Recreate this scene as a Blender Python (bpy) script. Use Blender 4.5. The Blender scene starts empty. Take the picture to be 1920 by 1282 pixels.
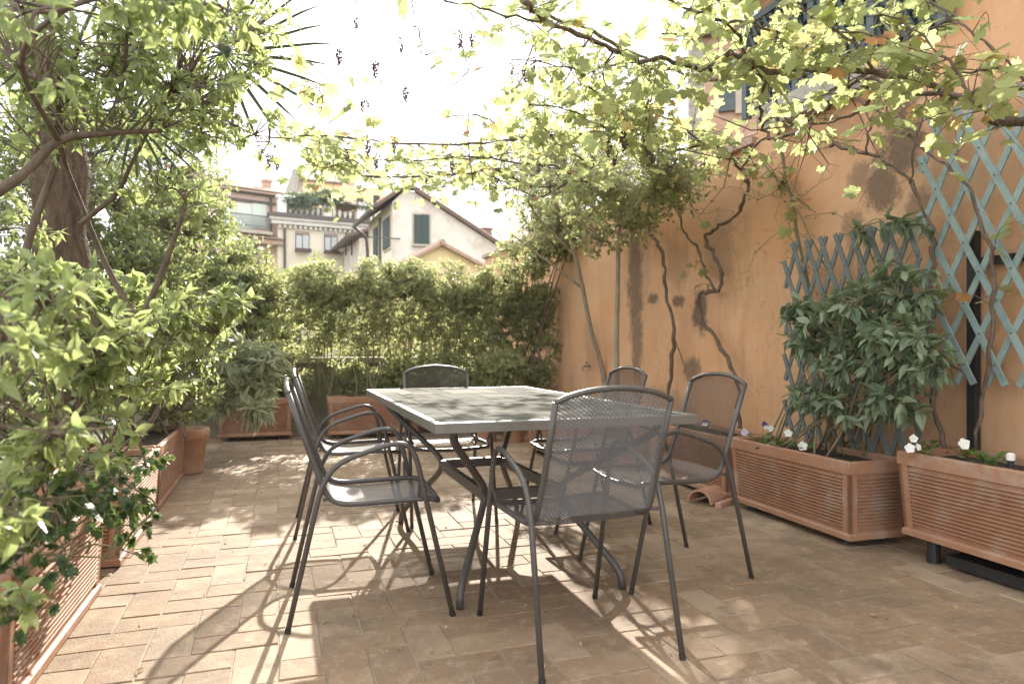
import bpy, math, random
import numpy as np
from mathutils import Vector, Matrix, noise

random.seed(7)
SC = bpy.context.scene
COL = SC.collection
R = math.radians
# ------------------------------------------------------------------ camera
# eye 1.0 m above the terrace; F, CX, CY are the picture's focal length and principal point (1920 px wide)
F, CX, CY = 1313.5, 960.0, 648.5
cam_d = bpy.data.cameras.new('camera')
cam = bpy.data.objects.new('camera', cam_d)
COL.objects.link(cam)
cam.location = (0, 0, 1.0)
cam.rotation_euler = (R(90), 0, 0)
cam_d.sensor_width = 36
cam_d.lens = 36 * F / 1920
cam_d.shift_y = 7.5 / 1920
cam_d.clip_start = .02
cam_d.clip_end = 3000
cam_d.dof.use_dof = True
cam_d.dof.focus_distance = 3.1
cam_d.dof.aperture_fstop = 3.4
SC.camera = cam
# ------------------------------------------------------------------ sky and sun
SUN = Vector((-.062, 1, .493)).normalized()
w = bpy.data.worlds.new('World')
SC.world = w
w.use_nodes = True
nt = w.node_tree
nt.nodes.clear()
sky = nt.nodes.new('ShaderNodeTexSky')
sky.sky_type = 'NISHITA'
sky.sun_disc = False
sky.sun_elevation = math.asin(SUN.z)
sky.sun_rotation = math.atan2(SUN.x, SUN.y)
sky.air_density = 1.0
sky.dust_density = 2.0
bg = nt.nodes.new('ShaderNodeBackground')
bg.inputs[1].default_value = .10
tc = nt.nodes.new('ShaderNodeTexCoord')
mp = nt.nodes.new('ShaderNodeMapping')
mp.inputs['Scale'].default_value = (1, 1, 2.6)
ns = nt.nodes.new('ShaderNodeTexNoise')
ns.inputs['Scale'].default_value = 2.3
ns.inputs['Detail'].default_value = 7
ns.inputs['Roughness'].default_value = .55
rp = nt.nodes.new('ShaderNodeValToRGB')
rp.color_ramp.elements[0].position = .36
rp.color_ramp.elements[0].color = (.8, .8, .8, 1)
rp.color_ramp.elements[1].position = .56
rp.color_ramp.elements[1].color = (.97, .97, .97, 1)
cl = nt.nodes.new('ShaderNodeBackground')
cl.inputs[0].default_value = (.96, .985, 1.0, 1)
cl.inputs[1].default_value = .95
mx = nt.nodes.new('ShaderNodeMixShader')
wo = nt.nodes.new('ShaderNodeOutputWorld')
L = nt.links.new
L(tc.outputs['Generated'], mp.inputs[0])
L(mp.outputs[0], ns.inputs['Vector'])
L(ns.outputs['Fac'], rp.inputs[0])
L(sky.outputs[0], bg.inputs[0])
L(rp.outputs[0], mx.inputs[0])
L(bg.outputs[0], mx.inputs[1])
L(cl.outputs[0], mx.inputs[2])
L(mx.outputs[0], wo.inputs[0])
sd_ = bpy.data.lights.new('sun', 'SUN')
sd_.energy = 5.0
sd_.angle = R(.5)
sd_.color = (1, .93, .82)
so = bpy.data.objects.new('sun', sd_)
COL.objects.link(so)
so.rotation_euler = SUN.to_track_quat('Z', 'Y').to_euler()
SC.view_settings.view_transform = 'Standard'
SC.view_settings.look = 'None'
SC.view_settings.gamma = 1
SC.view_settings.use_curve_mapping = False
SC.view_settings.exposure = 1.5
SC.cycles.max_bounces = 10
SC.cycles.transparent_max_bounces = 12
SC.cycles.diffuse_bounces = 5

# ------------------------------------------------------------------ places
T = -.322                                    # the terrace is turned this much against the view
FWD = Vector((math.sin(T), math.cos(T), 0))  # along the orange wall, away
SID = Vector((math.cos(T), -math.sin(T), 0)) # towards the orange wall
UP = Vector((0, 0, 1))
def G(a, b, z=0):
    return SID * a + FWD * b + UP * z
def P(u, v, Y):
    return Vector(((u - CX) / F * Y, Y, 1 - (v - CY) / F * Y))
def FL(u, v, z=0):
    return P(u, v, F * (1 - z) / (v - CY))
def WL(u, v, a):
    t = (u - CX) / F
    return P(u, v, a / (SID.x * t + SID.y))
def VN(u, v, z=2.3, a=3.0):
    t = (u - CX) / F
    return P(u, v, min(F * (z - 1) / max(CY - v, 20), a / max(SID.x * t + SID.y, .02)))

# ------------------------------------------------------------------ objects
def tag(o, label=None, cat=None, group=None, kind=None):
    if label: o['label'] = label
    if cat: o['category'] = cat
    if group: o['group'] = group
    if kind: o['kind'] = kind
    return o
def empty(name, loc, label, cat, rz=0, group=None):
    o = bpy.data.objects.new(name, None)
    COL.objects.link(o)
    o.location = loc
    o.rotation_euler = (0, 0, rz)
    o.empty_display_size = .05
    return tag(o, label, cat, group)
def place(name, me, parent=None, mw=None):
    o = bpy.data.objects.new(name, me)
    COL.objects.link(o)
    if parent: o.parent = parent
    if mw is not None: o.matrix_local = mw
    return o
def copy_tree(o, parent=None):
    c = o.copy()
    COL.objects.link(c)
    c.parent = parent
    for ch in list(KIDS.get(o.name, [])):
        copy_tree(ch, c)
    return c
KIDS = {}
def kids_of():
    KIDS.clear()
    for o in COL.objects:
        if o.parent: KIDS.setdefault(o.parent.name, []).append(o)

class MB:
    """collects shapes; link() makes them ONE mesh object"""
    def __init__(s):
        s.v = []; s.f = []
    def add(s, vs, fs):
        n = len(s.v)
        s.v += [tuple(p) for p in vs]
        s.f += [tuple(i + n for i in f) for f in fs]
        return s
    def box(s, x0, x1, y0, y1, z0, z1, M=None):
        vs = [Vector((x, y, z)) for z in (z0, z1) for y in (y0, y1) for x in (x0, x1)]
        if M is not None: vs = [M @ p for p in vs]
        return s.add(vs, [(0, 2, 3, 1), (4, 5, 7, 6), (0, 1, 5, 4), (2, 6, 7, 3), (0, 4, 6, 2), (1, 3, 7, 5)])
    def cbox(s, x0, x1, y0, y1, z0, z1, c=.004, M=None):
        """box with its upper edges chamfered"""
        vs = [(x0, y0, z0), (x1, y0, z0), (x1, y1, z0), (x0, y1, z0), (x0, y0, z1 - c), (x1, y0, z1 - c), (x1, y1, z1 - c), (x0, y1, z1 - c),
              (x0 + c, y0 + c, z1), (x1 - c, y0 + c, z1), (x1 - c, y1 - c, z1), (x0 + c, y1 - c, z1)]
        vs = [Vector(p) for p in vs]
        if M is not None: vs = [M @ p for p in vs]
        fs = [(3, 2, 1, 0), (8, 9, 10, 11)]
        for k in range(4):
            j = (k + 1) % 4
            fs += [(k, j, 4 + j, 4 + k), (4 + k, 4 + j, 8 + j, 8 + k)]
        return s.add(vs, fs)
    def frustum(s, b, t, z0, z1):
        """b, t = (x0,x1,y0,y1) at the bottom and the top"""
        vs = [(b[0], b[2], z0), (b[1], b[2], z0), (b[1], b[3], z0), (b[0], b[3], z0), (t[0], t[2], z1), (t[1], t[2], z1), (t[1], t[3], z1), (t[0], t[3], z1)]
        return s.add(vs, [(3, 2, 1, 0), (4, 5, 6, 7), (0, 1, 5, 4), (1, 2, 6, 5), (2, 3, 7, 6), (3, 0, 4, 7)])
    def tube(s, pts, r, n=8, closed=False, flat=1.0, caps=True):
        pts = [Vector(p) for p in pts]
        m = len(pts)
        rr = r if hasattr(r, '__len__') else [r] * m
        tg = []
        for i in range(m):
            a = pts[i - 1] if (i > 0 or closed) else pts[i]
            b = pts[(i + 1) % m] if (i < m - 1 or closed) else pts[i]
            d = b - a
            tg.append(d.normalized() if d.length > 1e-9 else UP)
        nrm = tg[0].orthogonal().normalized()
        if abs(tg[0].z) < .9:
            nrm = (UP - tg[0] * UP.dot(tg[0])).normalized()
        vs = []; fs = []
        for i in range(m):
            nrm = nrm - tg[i] * nrm.dot(tg[i])
            nrm = nrm.normalized() if nrm.length > 1e-6 else tg[i].orthogonal().normalized()
            bn = tg[i].cross(nrm)
            for k in range(n):
                an = 2 * math.pi * k / n
                vs.append(pts[i] + (nrm * math.cos(an) * flat + bn * math.sin(an)) * rr[i])
        for i in range(m if closed else m - 1):
            j = (i + 1) % m
            for k in range(n):
                l = (k + 1) % n
                fs.append((i * n + k, i * n + l, j * n + l, j * n + k))
        if caps and not closed:
            fs.append(tuple(range(n - 1, -1, -1)))
            fs.append(tuple((m - 1) * n + k for k in range(n)))
        return s.add(vs, fs)
    def lathe(s, prof, n=24, c=(0, 0), caps=True):
        vs = []; fs = []
        for r, z in prof:
            for k in range(n):
                an = 2 * math.pi * k / n
                vs.append((c[0] + r * math.cos(an), c[1] + r * math.sin(an), z))
        for i in range(len(prof) - 1):
            for k in range(n):
                l = (k + 1) % n
                fs.append((i * n + k, i * n + l, (i + 1) * n + l, (i + 1) * n + k))
        if caps:
            fs.append(tuple(range(n - 1, -1, -1)))
            fs.append(tuple((len(prof) - 1) * n + k for k in range(n)))
        return s.add(vs, fs)
    def extr(s, poly, d):
        """closed planar polygon swept by the vector d"""
        n = len(poly)
        a = [Vector(p) for p in poly]
        b = [p + Vector(d) for p in a]
        return s.add(a + b, [tuple(range(n)), tuple(range(2 * n - 1, n - 1, -1))] + [(i, n + i, n + (i + 1) % n, (i + 1) % n) for i in range(n)])
    def mesh(s, name, mat=None, off=None, smooth=False):
        me = bpy.data.meshes.new(name)
        v = s.v if off is None else [(p[0] - off[0], p[1] - off[1], p[2] - off[2]) for p in s.v]
        me.from_pydata(v, [], s.f)
        if mat: me.materials.append(mat)
        if smooth: me.polygons.foreach_set('use_smooth', [True] * len(me.polygons))
        me.update()
        return me
    def link(s, name, mat=None, parent=None, off=None, smooth=False):
        return place(name, s.mesh(name, mat, off, smooth), parent)

def smooth_path(pts, n=6):
    """Catmull-Rom through the points"""
    pts = [Vector(p) for p in pts]
    q = [pts[0] * 2 - pts[1]] + pts + [pts[-1] * 2 - pts[-2]]
    out = []
    for i in range(1, len(q) - 2):
        for k in range(n):
            t = k / n
            a, b, c, d = q[i - 1:i + 3]
            out.append(.5 * ((2 * b) + (c - a) * t + (2 * a - 5 * b + 4 * c - d) * t * t + (3 * b - a - 3 * c + d) * t ** 3))
    out.append(pts[-1])
    return out
def lerp(a, b, t):
    return a + (b - a) * t
def radii(n, r0, r1):
    return [lerp(r0, r1, i / max(1, n - 1)) for i in range(n)]

# ------------------------------------------------------------------ materials
def new_mat(name):
    m = bpy.data.materials.new(name)
    m.use_nodes = True
    t = m.node_tree
    return m, t, t.nodes['Principled BSDF']
def noise_node(t, scale, detail=6, rough=.6, vec=None, stretch=None):
    n = t.nodes.new('ShaderNodeTexNoise')
    n.inputs['Scale'].default_value = scale
    n.inputs['Detail'].default_value = detail
    n.inputs['Roughness'].default_value = rough
    if vec is None:
        vec = t.nodes.new('ShaderNodeNewGeometry').outputs['Position']
    if stretch:
        m = t.nodes.new('ShaderNodeMapping')
        m.inputs['Scale'].default_value = stretch
        t.links.new(vec, m.inputs[0])
        vec = m.outputs[0]
    t.links.new(vec, n.inputs['Vector'])
    return n
def ramp(t, src, p0, p1, c0=(0, 0, 0), c1=(1, 1, 1)):
    r = t.nodes.new('ShaderNodeValToRGB')
    r.color_ramp.elements[0].position = p0
    r.color_ramp.elements[1].position = p1
    r.color_ramp.elements[0].color = (*c0, 1)
    r.color_ramp.elements[1].color = (*c1, 1)
    t.links.new(src, r.inputs[0])
    return r
def mix(t, fac, a, b, mode='MIX'):
    m = t.nodes.new('ShaderNodeMix')
    m.data_type = 'RGBA'
    m.blend_type = mode
    for sock, val in ((m.inputs[0], fac), (m.inputs[6], a), (m.inputs[7], b)):
        if hasattr(val, 'links'): t.links.new(val, sock)
        elif isinstance(val, (int, float)): sock.default_value = val
        else: sock.default_value = (*val, 1)
    return m.outputs[2]
def math_n(t, op, a, b=0.0):
    m = t.nodes.new('ShaderNodeMath')
    m.operation = op
    for sock, val in ((m.inputs[0], a), (m.inputs[1], b)):
        if hasattr(val, 'links'): t.links.new(val, sock)
        else: sock.default_value = val
    return m.outputs[0]
def bump(t, bsdf, src, strength=.2, dist=.01):
    b = t.nodes.new('ShaderNodeBump')
    b.inputs['Strength'].default_value = strength
    b.inputs['Distance'].default_value = dist
    t.links.new(src, b.inputs['Height'])
    t.links.new(b.outputs[0], bsdf.inputs['Normal'])
def mk(name, col, rough=.7, col2=None, scale=6, metal=0, bscale=60, bstr=.15, bdist=.004, dirt=None, dscale=2.5, stretch=None, spec=.5, p=(.35, .65)):
    m, t, b = new_mat(name)
    c = col
    if col2:
        n = noise_node(t, scale, stretch=stretch)
        c = mix(t, ramp(t, n.outputs['Fac'], *p).outputs[0], col, col2)
    if dirt:
        n2 = noise_node(t, dscale, 8, .7, stretch=stretch)
        c = mix(t, ramp(t, n2.outputs['Fac'], .5, .72).outputs[0], c, dirt)
    if hasattr(c, 'links'): t.links.new(c, b.inputs['Base Color'])
    else: b.inputs['Base Color'].default_value = (*c, 1)
    b.inputs['Roughness'].default_value = rough
    b.inputs['Metallic'].default_value = metal
    b.inputs['Specular IOR Level'].default_value = spec
    if bstr:
        bump(t, b, noise_node(t, bscale, 5).outputs['Fac'], bstr, bdist)
    return m
def leaf_mat(name, c0, c1, tr, rough=.38, amount=.5, own=False, spec=.5, odd=None):
    """thin leaf: glossy face, light coming through; c0..c1 differ from leaf to leaf (own: one object per leaf)"""
    m, t, b = new_mat(name)
    if own:
        src = t.nodes.new('ShaderNodeObjectInfo').outputs['Random']
    else:
        at = t.nodes.new('ShaderNodeAttribute')
        at.attribute_name = 'tint'
        src = at.outputs['Fac']
    r = ramp(t, src, .0, .9, c0, c1)
    c = r.outputs[0]
    if odd:
        e = r.color_ramp.elements.new(.955)
        e.color = (*odd, 1)
    n = noise_node(t, 45, 3)
    c = mix(t, .35, c, mix(t, n.outputs['Fac'], (.55, .55, .5), (1.3, 1.3, 1.2)), 'MULTIPLY')
    t.links.new(c, b.inputs['Base Color'])
    b.inputs['Roughness'].default_value = rough
    b.inputs['Specular IOR Level'].default_value = spec
    tl = t.nodes.new('ShaderNodeBsdfTranslucent')
    t.links.new(mix(t, .75, c, tr), tl.inputs[0])
    ms = t.nodes.new('ShaderNodeMixShader')
    ms.inputs[0].default_value = amount
    t.links.new(b.outputs[0], ms.inputs[1])
    t.links.new(tl.outputs[0], ms.inputs[2])
    t.links.new(ms.outputs[0], t.nodes['Material Output'].inputs[0])
    return m
def leaf_pair(name, *a, **k):
    return leaf_mat(name, *a, **k), leaf_mat(name + ' single', *a, own=True, **k)

# ------------------------------------------------------------------ leaves and branches
def tmpl_ovate(w=.24, fold=.05, bend=.12, pet=.0, twist=0):
    v = [(0, 0, 0), (-w * .8, .28, fold + twist), (0, .3, 0), (w * .8, .28, fold - twist), (-w * .95, .58, fold - bend * .35 - twist), (0, .6, -bend * .35), (w * .95, .58, fold - bend * .35 + twist), (twist * 1.2, 1, -bend)]
    f = [(0, 2, 1), (0, 3, 2), (1, 2, 5, 4), (2, 3, 6, 5), (4, 5, 7), (5, 6, 7)]
    return np.array(v, float), f
def kinds(w):
    """leaves of one plant: flat, curled, folded, twisted, narrow"""
    return [tmpl_ovate(w, .05, .12), tmpl_ovate(w * 1.08, .10, .34), tmpl_ovate(w * .85, .16, .22), tmpl_ovate(w, .06, -.10, 0, .05), tmpl_ovate(w * .7, .05, .45, 0, -.05)]
def tmpl_lite(w=.24, fold=.06, bend=.08):
    v = [(0, 0, 0), (-w, .45, fold), (0, 1, -bend), (w, .45, fold)]
    return np.array(v, float), [(0, 3, 2), (0, 2, 1)]
def tmpl_palmate(cup=.16, seed=0):
    rg = random.Random(seed)
    half = [(0, 1.0), (14, .80), (24, .66), (38, .86), (50, .93), (66, .72), (76, .60), (96, .76), (108, .74), (130, .56), (152, .56), (172, .30)]
    pts = [(an, r) for an, r in half] + [(-an, r) for an, r in reversed(half[1:])]
    v = [(0, 0, .03)]
    for an, r in pts:
        r *= rg.uniform(.92, 1.06)
        x, y = r * math.sin(R(an)), r * math.cos(R(an))
        v.append((x, y, -cup * r * r + rg.uniform(-.05, .05)))
    n = len(pts)
    f = [(0, 1 + (i + 1) % n, 1 + i) for i in range(n)]
    f = [q for k, q in enumerate(f) if k != 11]
    return np.array(v, float), f
def tmpl_lobed():
    """ivy: five shallow points"""
    pts = [(0, 1), (22, .55), (52, .75), (78, .45), (112, .5), (150, .35), (-150, .35), (-112, .5), (-78, .45), (-52, .75), (-22, .55)]
    v = [(0, 0, .02)] + [(r * math.sin(R(a)), r * math.cos(R(a)), -.12 * r * r) for a, r in pts]
    n = len(pts)
    return np.array(v, float), [(0, 1 + (i + 1) % n, 1 + i) for i in range(n)]

def frames(d, nrm):
    d = d / (np.linalg.norm(d, axis=1, keepdims=True) + 1e-9)
    nrm = nrm - d * (nrm * d).sum(1, keepdims=True)
    nrm = nrm / (np.linalg.norm(nrm, axis=1, keepdims=True) + 1e-9)
    s = np.cross(d, nrm)
    return np.stack([s, d, nrm], 2)              # columns: side, length, normal
def leaf_mass(name, tms, pos, rot, size, mat, parent, off, tint):
    tms = tms if isinstance(tms, list) else [tms]
    fc = tms[0][1]
    n, k = len(pos), len(tms[0][0])
    if n == 0: return None
    V = np.stack([t[0] for t in tms])[np.arange(n) * 7 % len(tms)]
    vv = np.einsum('nij,nkj->nki', rot, V) * size[:, None, None] + pos[:, None, :] - np.array(off)[None, None, :]
    loops = []; starts = []; tot = []
    base = np.arange(n) * k
    cat = [np.array(q) for q in fc]
    lp = np.concatenate(cat)
    lens = np.array([len(q) for q in fc])
    allloops = (base[:, None] + lp[None, :]).ravel()
    me = bpy.data.meshes.new(name)
    me.vertices.add(n * k)
    me.vertices.foreach_set('co', vv.reshape(-1).astype(np.float32))
    me.loops.add(len(allloops))
    me.loops.foreach_set('vertex_index', allloops.astype(np.int32))
    lens_all = np.tile(lens, n)
    st = np.concatenate([[0], np.cumsum(lens_all)[:-1]])
    me.polygons.add(len(lens_all))
    me.polygons.foreach_set('loop_start', st.astype(np.int32))
    at = me.attributes.new('tint', 'FLOAT', 'POINT')
    at.data.foreach_set('value', np.repeat(tint, k).astype(np.float32))
    me.materials.append(mat)
    me.update(calc_edges=True)
    me.validate()
    return tag(place(name, me, parent), kind='stuff')
_TM = {}
def tm_mesh(key, tm, mat):
    k = (key, mat.name)
    if k not in _TM:
        me = bpy.data.meshes.new('leaf')
        me.from_pydata([tuple(p) for p in tm[0]], [], tm[1])
        me.materials.append(mat)
        _TM[k] = me
    return _TM[k]
def leaves(key, tm, pos, rot, size, mats, root, nobj, rng, far_tm=None, name='leaf'):
    """the nobj leaves that show largest become parts, the rest one mass"""
    pos = np.asarray(pos); size = np.asarray(size)
    off = root.location
    show = size / np.maximum(pos[:, 1], .3)
    u = pos[:, 0] / pos[:, 1]
    v = (pos[:, 2] - 1) / pos[:, 1]
    inview = (pos[:, 1] > .3) & (np.abs(u) < .735) & (v < .5) & (v > -.49)
    order = np.argsort(-(show * inview))
    pick = order[:nobj] if nobj else order[:0]
    pick = pick[inview[pick]]
    tl = tm if isinstance(tm, list) else [tm]
    mes = [tm_mesh(key + str(k), t_, mats[1]) for k, t_ in enumerate(tl)]
    for i in pick:
        M = np.eye(4)
        M[:3, :3] = rot[i] * size[i]
        M[:3, 3] = pos[i] - np.array(off)
        place(name, mes[i % len(mes)], root, Matrix(M.tolist()))
    rest = np.ones(len(pos), bool)
    rest[pick] = False
    tint = rng.random(len(pos))
    leaf_mass('leaves', far_tm or tm, pos[rest], rot[rest], size[rest], mats[0], root, off, tint[rest])
def nvec(rng, n):
    v = rng.normal(size=(n, 3))
    return v / np.linalg.norm(v, axis=1, keepdims=True)
def bush(name, label, cat, base, blobs, tips, per, key, tm, size, mats, bark, seed=1, nobj=0, r0=.012, group=None, stems=2, gap=.0, droop=.15,
         up=.8, spread=1.0, blen=.22, basejit=.06, far_tm=None, tw=.0025, stemname='stem', limbs=(), gscale=2.2, whorl=False):
    """stems from the base into each blob of crown, twigs from the stems, leaves round the twig ends. blobs = [(centre, (rx,ry,rz), weight)]"""
    rng = np.random.default_rng(seed)
    base = Vector(base)
    root = empty(name, base, label, cat, group=group)
    sm = MB(); tw_b = MB()
    lp = []; ld = []; ln = []; ls = []
    for lm in limbs:                                   # hand-laid limbs: (points, r0, r1)
        q = smooth_path(lm[0], 5)
        sm.tube(q, radii(len(q), lm[1], lm[2]), 7)
    for c, rad, wt in blobs:
        c = Vector(c)
        lines = []
        for k in range(stems):
            st = base + Vector((rng.uniform(-1, 1) * basejit, rng.uniform(-1, 1) * basejit, 0))
            if limbs:
                pool = [p for lm in limbs for p in smooth_path(lm[0], 3)[3:]]
                st = min(pool, key=lambda p: (p - c).length + rng.random() * .15)
            en = c + Vector([rng.uniform(-.55, .55) * r for r in rad])
            md = lerp(st, en, .5) + Vector((rng.normal() * .05, rng.normal() * .05, rng.uniform(0, .06)))
            q = smooth_path([st, lerp(st, md, .5) + Vector((rng.normal() * .02, rng.normal() * .02, 0)), md, en], 4)
            lines.append(q)
            sm.tube(q, radii(len(q), r0, r0 * .35), 6)
        for lm in limbs:
            lines.append(smooth_path(lm[0], 5))
        n = max(1, int(tips * wt))
        d = nvec(rng, n)
        rr = rng.random(n) ** (1 / 2.6)
        pts = np.array(c)[None, :] + d * rr[:, None] * np.array(rad)[None, :]
        cand = np.array([tuple(p) for q in lines for p in q[len(q) // 3:]])
        for p, dd in zip(pts, d):
            if gap and noise.noise(Vector(p) * gscale + Vector((seed, 0, 0))) < gap - .5: continue
            dist = ((cand - p) ** 2).sum(1) + rng.random(len(cand)) * .01
            a = cand[np.argmin(dist)]
            v = p - a
            l = np.linalg.norm(v)
            if l < 1e-3: continue
            if l > blen * 3: a = p - v / l * blen * 3 * .9
            v = p - a
            mid = a + v * .55 + np.array([0, 0, .12 * np.linalg.norm(v)]) + rng.normal(size=3) * .012
            tw_b.tube([Vector(a), Vector(mid), Vector(p)], [tw * 1.6, tw, tw * .5], 3, caps=False)
            e = p - mid
            e = e / (np.linalg.norm(e) + 1e-9)
            m = per + int(rng.integers(-1, 2))
            rnd = rng.random(m)
            for i in range(m):
                t = .35 + .65 * rnd[i] if not whorl else .85 + .15 * rnd[i]
                q = mid + (p - mid) * t
                out = rng.normal(size=3)
                out -= e * out.dot(e)
                out /= np.linalg.norm(out) + 1e-9
                dr = e * rng.uniform(.2, .9) + out * spread + np.array([0, 0, -droop])
                nn = np.array([0, 0, up]) + rng.normal(size=3) * .45 + e * .3
                lp.append(q); ld.append(dr); ln.append(nn); ls.append(size * rng.uniform(.6, 1.15))
    sm.link(stemname, bark, root, base, True)
    if tw_b.v: tag(tw_b.link('twigs', bark, root, base), kind='stuff')
    leaves(key, tm, np.array(lp), frames(np.array(ld), np.array(ln)), np.array(ls), mats, root, nobj, rng, far_tm)
    return root

# ================================================================== materials of the setting
GM = Matrix((SID, FWD, UP)).transposed().to_4x4()      # (a, b, z) of the terrace -> world
def wall_mat():
    m, t, b = new_mat('orange plaster')
    pos = t.nodes.new('ShaderNodeNewGeometry').outputs['Position']
    def dotn(v):
        n = t.nodes.new('ShaderNodeVectorMath'); n.operation = 'DOT_PRODUCT'
        t.links.new(pos, n.inputs[0]); n.inputs[1].default_value = v
        return n.outputs['Value']
    wb, wz = dotn(FWD), dotn(UP)
    rag = noise_node(t, 6, 12, .88)
    mask = None
    #          u     v    ru  rv  strength of each old damp stain on the plaster
    for u, v, ru, rv, st in ((1190, 520, 17, 150, .85), (1194, 640, 13, 90, .75), (1690, 255, 50, 110, .95), (1655, 350, 42, 62, .9), (1612, 330, 26, 30, .6),
                             (1720, 400, 30, 60, .7), (1312, 585, 17, 50, 1.0), (1224, 559, 12, 12, .9), (1272, 565, 14, 13, .9), (1296, 690, 20, 30, .8),
                             (1345, 470, 46, 70, .38), (1270, 500, 30, 50, .3), (1600, 430, 24, 46, .6), (1245, 760, 60, 40, .4), (1110, 650, 20, 60, .35), (1575, 250, 60, 40, .35)):
        q = WL(u, v, 3.2)
        q1 = WL(u + ru, v, 3.2)
        rb = abs(q1.dot(FWD) - q.dot(FWD)); rz = rv * q.y / F
        x = math_n(t, 'MULTIPLY', math_n(t, 'SUBTRACT', wb, q.dot(FWD)), 1 / rb)
        y = math_n(t, 'MULTIPLY', math_n(t, 'SUBTRACT', wz, q.z), 1 / rz)
        d = math_n(t, 'SQRT', math_n(t, 'ADD', math_n(t, 'MULTIPLY', x, x), math_n(t, 'MULTIPLY', y, y)))
        d = math_n(t, 'ADD', d, math_n(t, 'MULTIPLY', math_n(t, 'SUBTRACT', rag.outputs['Fac'], .5), 3.4))
        k = math_n(t, 'MULTIPLY', ramp(t, d, .55, 1.25, (1, 1, 1), (0, 0, 0)).outputs[0], st)
        mask = k if mask is None else math_n(t, 'MAXIMUM', mask, k)
    c = mix(t, ramp(t, noise_node(t, 1.6, 7, .6).outputs['Fac'], .35, .68).outputs[0], (.65, .345, .175), (.70, .425, .26))
    c = mix(t, ramp(t, noise_node(t, 4.0, 8, .7, stretch=(1, 1, .28)).outputs['Fac'], .52, .75).outputs[0], c, (.50, .26, .125))
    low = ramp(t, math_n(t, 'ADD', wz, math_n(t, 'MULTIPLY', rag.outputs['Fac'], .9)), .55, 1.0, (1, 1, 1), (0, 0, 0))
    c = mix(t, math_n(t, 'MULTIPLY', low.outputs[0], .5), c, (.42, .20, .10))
    c = mix(t, math_n(t, 'MULTIPLY', ramp(t, noise_node(t, 9, 8, .75).outputs['Fac'], .62, .70).outputs[0], .5), c, (.74, .48, .28))
    fine = noise_node(t, 26, 8, .7)
    drip = noise_node(t, 7, 6, .6, stretch=(1, 1, .07))
    c = mix(t, math_n(t, 'MULTIPLY', ramp(t, drip.outputs['Fac'], .56, .70).outputs[0], .18), c, (.34, .20, .11))
    broad = noise_node(t, .9, 5, .55)
    c = mix(t, math_n(t, 'MULTIPLY', ramp(t, broad.outputs['Fac'], .42, .68).outputs[0], .5), c, (.52, .345, .215))
    vo = t.nodes.new('ShaderNodeTexVoronoi'); vo.feature = 'DISTANCE_TO_EDGE'; vo.inputs['Scale'].default_value = 1.7
    wob = noise_node(t, 5, 4)
    ad = t.nodes.new('ShaderNodeVectorMath'); ad.operation = 'ADD'
    t.links.new(pos, ad.inputs[0]); t.links.new(wob.outputs['Color'], ad.inputs[1])
    t.links.new(ad.outputs[0], vo.inputs['Vector'])
    crack = math_n(t, 'MULTIPLY', ramp(t, vo.outputs['Distance'], .002, .008, (1, 1, 1), (0, 0, 0)).outputs[0], ramp(t, noise_node(t, 1.3, 2).outputs['Fac'], .52, .60).outputs[0])
    c = mix(t, math_n(t, 'MULTIPLY', crack, .55), c, (.20, .11, .06))
    peel = noise_node(t, 3.1, 10, .78)
    c = mix(t, math_n(t, 'MULTIPLY', ramp(t, peel.outputs['Fac'], .60, .63).outputs[0], .35), c, (.62, .40, .24))
    c = mix(t, math_n(t, 'MULTIPLY', mask, .92), c, mix(t, fine.outputs['Fac'], (.055, .042, .034), (.24, .165, .115)))
    t.links.new(c, b.inputs['Base Color'])
    b.inputs['Roughness'].default_value = .9
    b.inputs['Specular IOR Level'].default_value = .2
    h = math_n(t, 'ADD', fine.outputs['Fac'], math_n(t, 'MULTIPLY', rag.outputs['Fac'], 1.5))
    bump(t, b, math_n(t, 'SUBTRACT', math_n(t, 'ADD', h, math_n(t, 'MULTIPLY', noise_node(t, 2.6, 4).outputs['Fac'], 3)), math_n(t, 'MULTIPLY', mask, .5)), .45, .012)
    return m
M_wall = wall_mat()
def brick_mat(own):
    m, t, b = new_mat('worn floor brick' + (' single' if own else ''))
    if own: src = t.nodes.new('ShaderNodeObjectInfo').outputs['Random']
    else:
        at = t.nodes.new('ShaderNodeAttribute'); at.attribute_name = 'tint'; src = at.outputs['Fac']
    r = ramp(t, src, 0, 1, (.23, .152, .093), (.385, .285, .195))
    e = r.color_ramp.elements.new(.5); e.color = (.295, .195, .118, 1)
    c = r.outputs[0]
    c = mix(t, ramp(t, noise_node(t, 2.2, 8, .7).outputs['Fac'], .42, .66).outputs[0], c, (.225, .152, .095))
    c = mix(t, ramp(t, noise_node(t, 17, 8, .75).outputs['Fac'], .5, .72).outputs[0], c, (.38, .295, .21))
    c = mix(t, math_n(t, 'MULTIPLY', ramp(t, noise_node(t, 7, 9, .8).outputs['Fac'], .55, .68).outputs[0], .75), c, (.125, .097, .068))
    c = mix(t, math_n(t, 'MULTIPLY', ramp(t, noise_node(t, 85, 4, .7).outputs['Fac'], .62, .72).outputs[0], .5), c, (.2, .16, .12))
    c = mix(t, math_n(t, 'MULTIPLY', ramp(t, noise_node(t, 1.1, 6, .65).outputs['Fac'], .5, .64).outputs[0], .45), c, (.14, .105, .072))
    t.links.new(c, b.inputs['Base Color'])
    b.inputs['Roughness'].default_value = .78
    b.inputs['Specular IOR Level'].default_value = .35
    bump(t, b, math_n(t, 'ADD', noise_node(t, 30, 8, .75).outputs['Fac'], noise_node(t, 140, 3).outputs['Fac']), .5, .006)
    return m
M_brick, M_brick1 = brick_mat(False), brick_mat(True)
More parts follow.
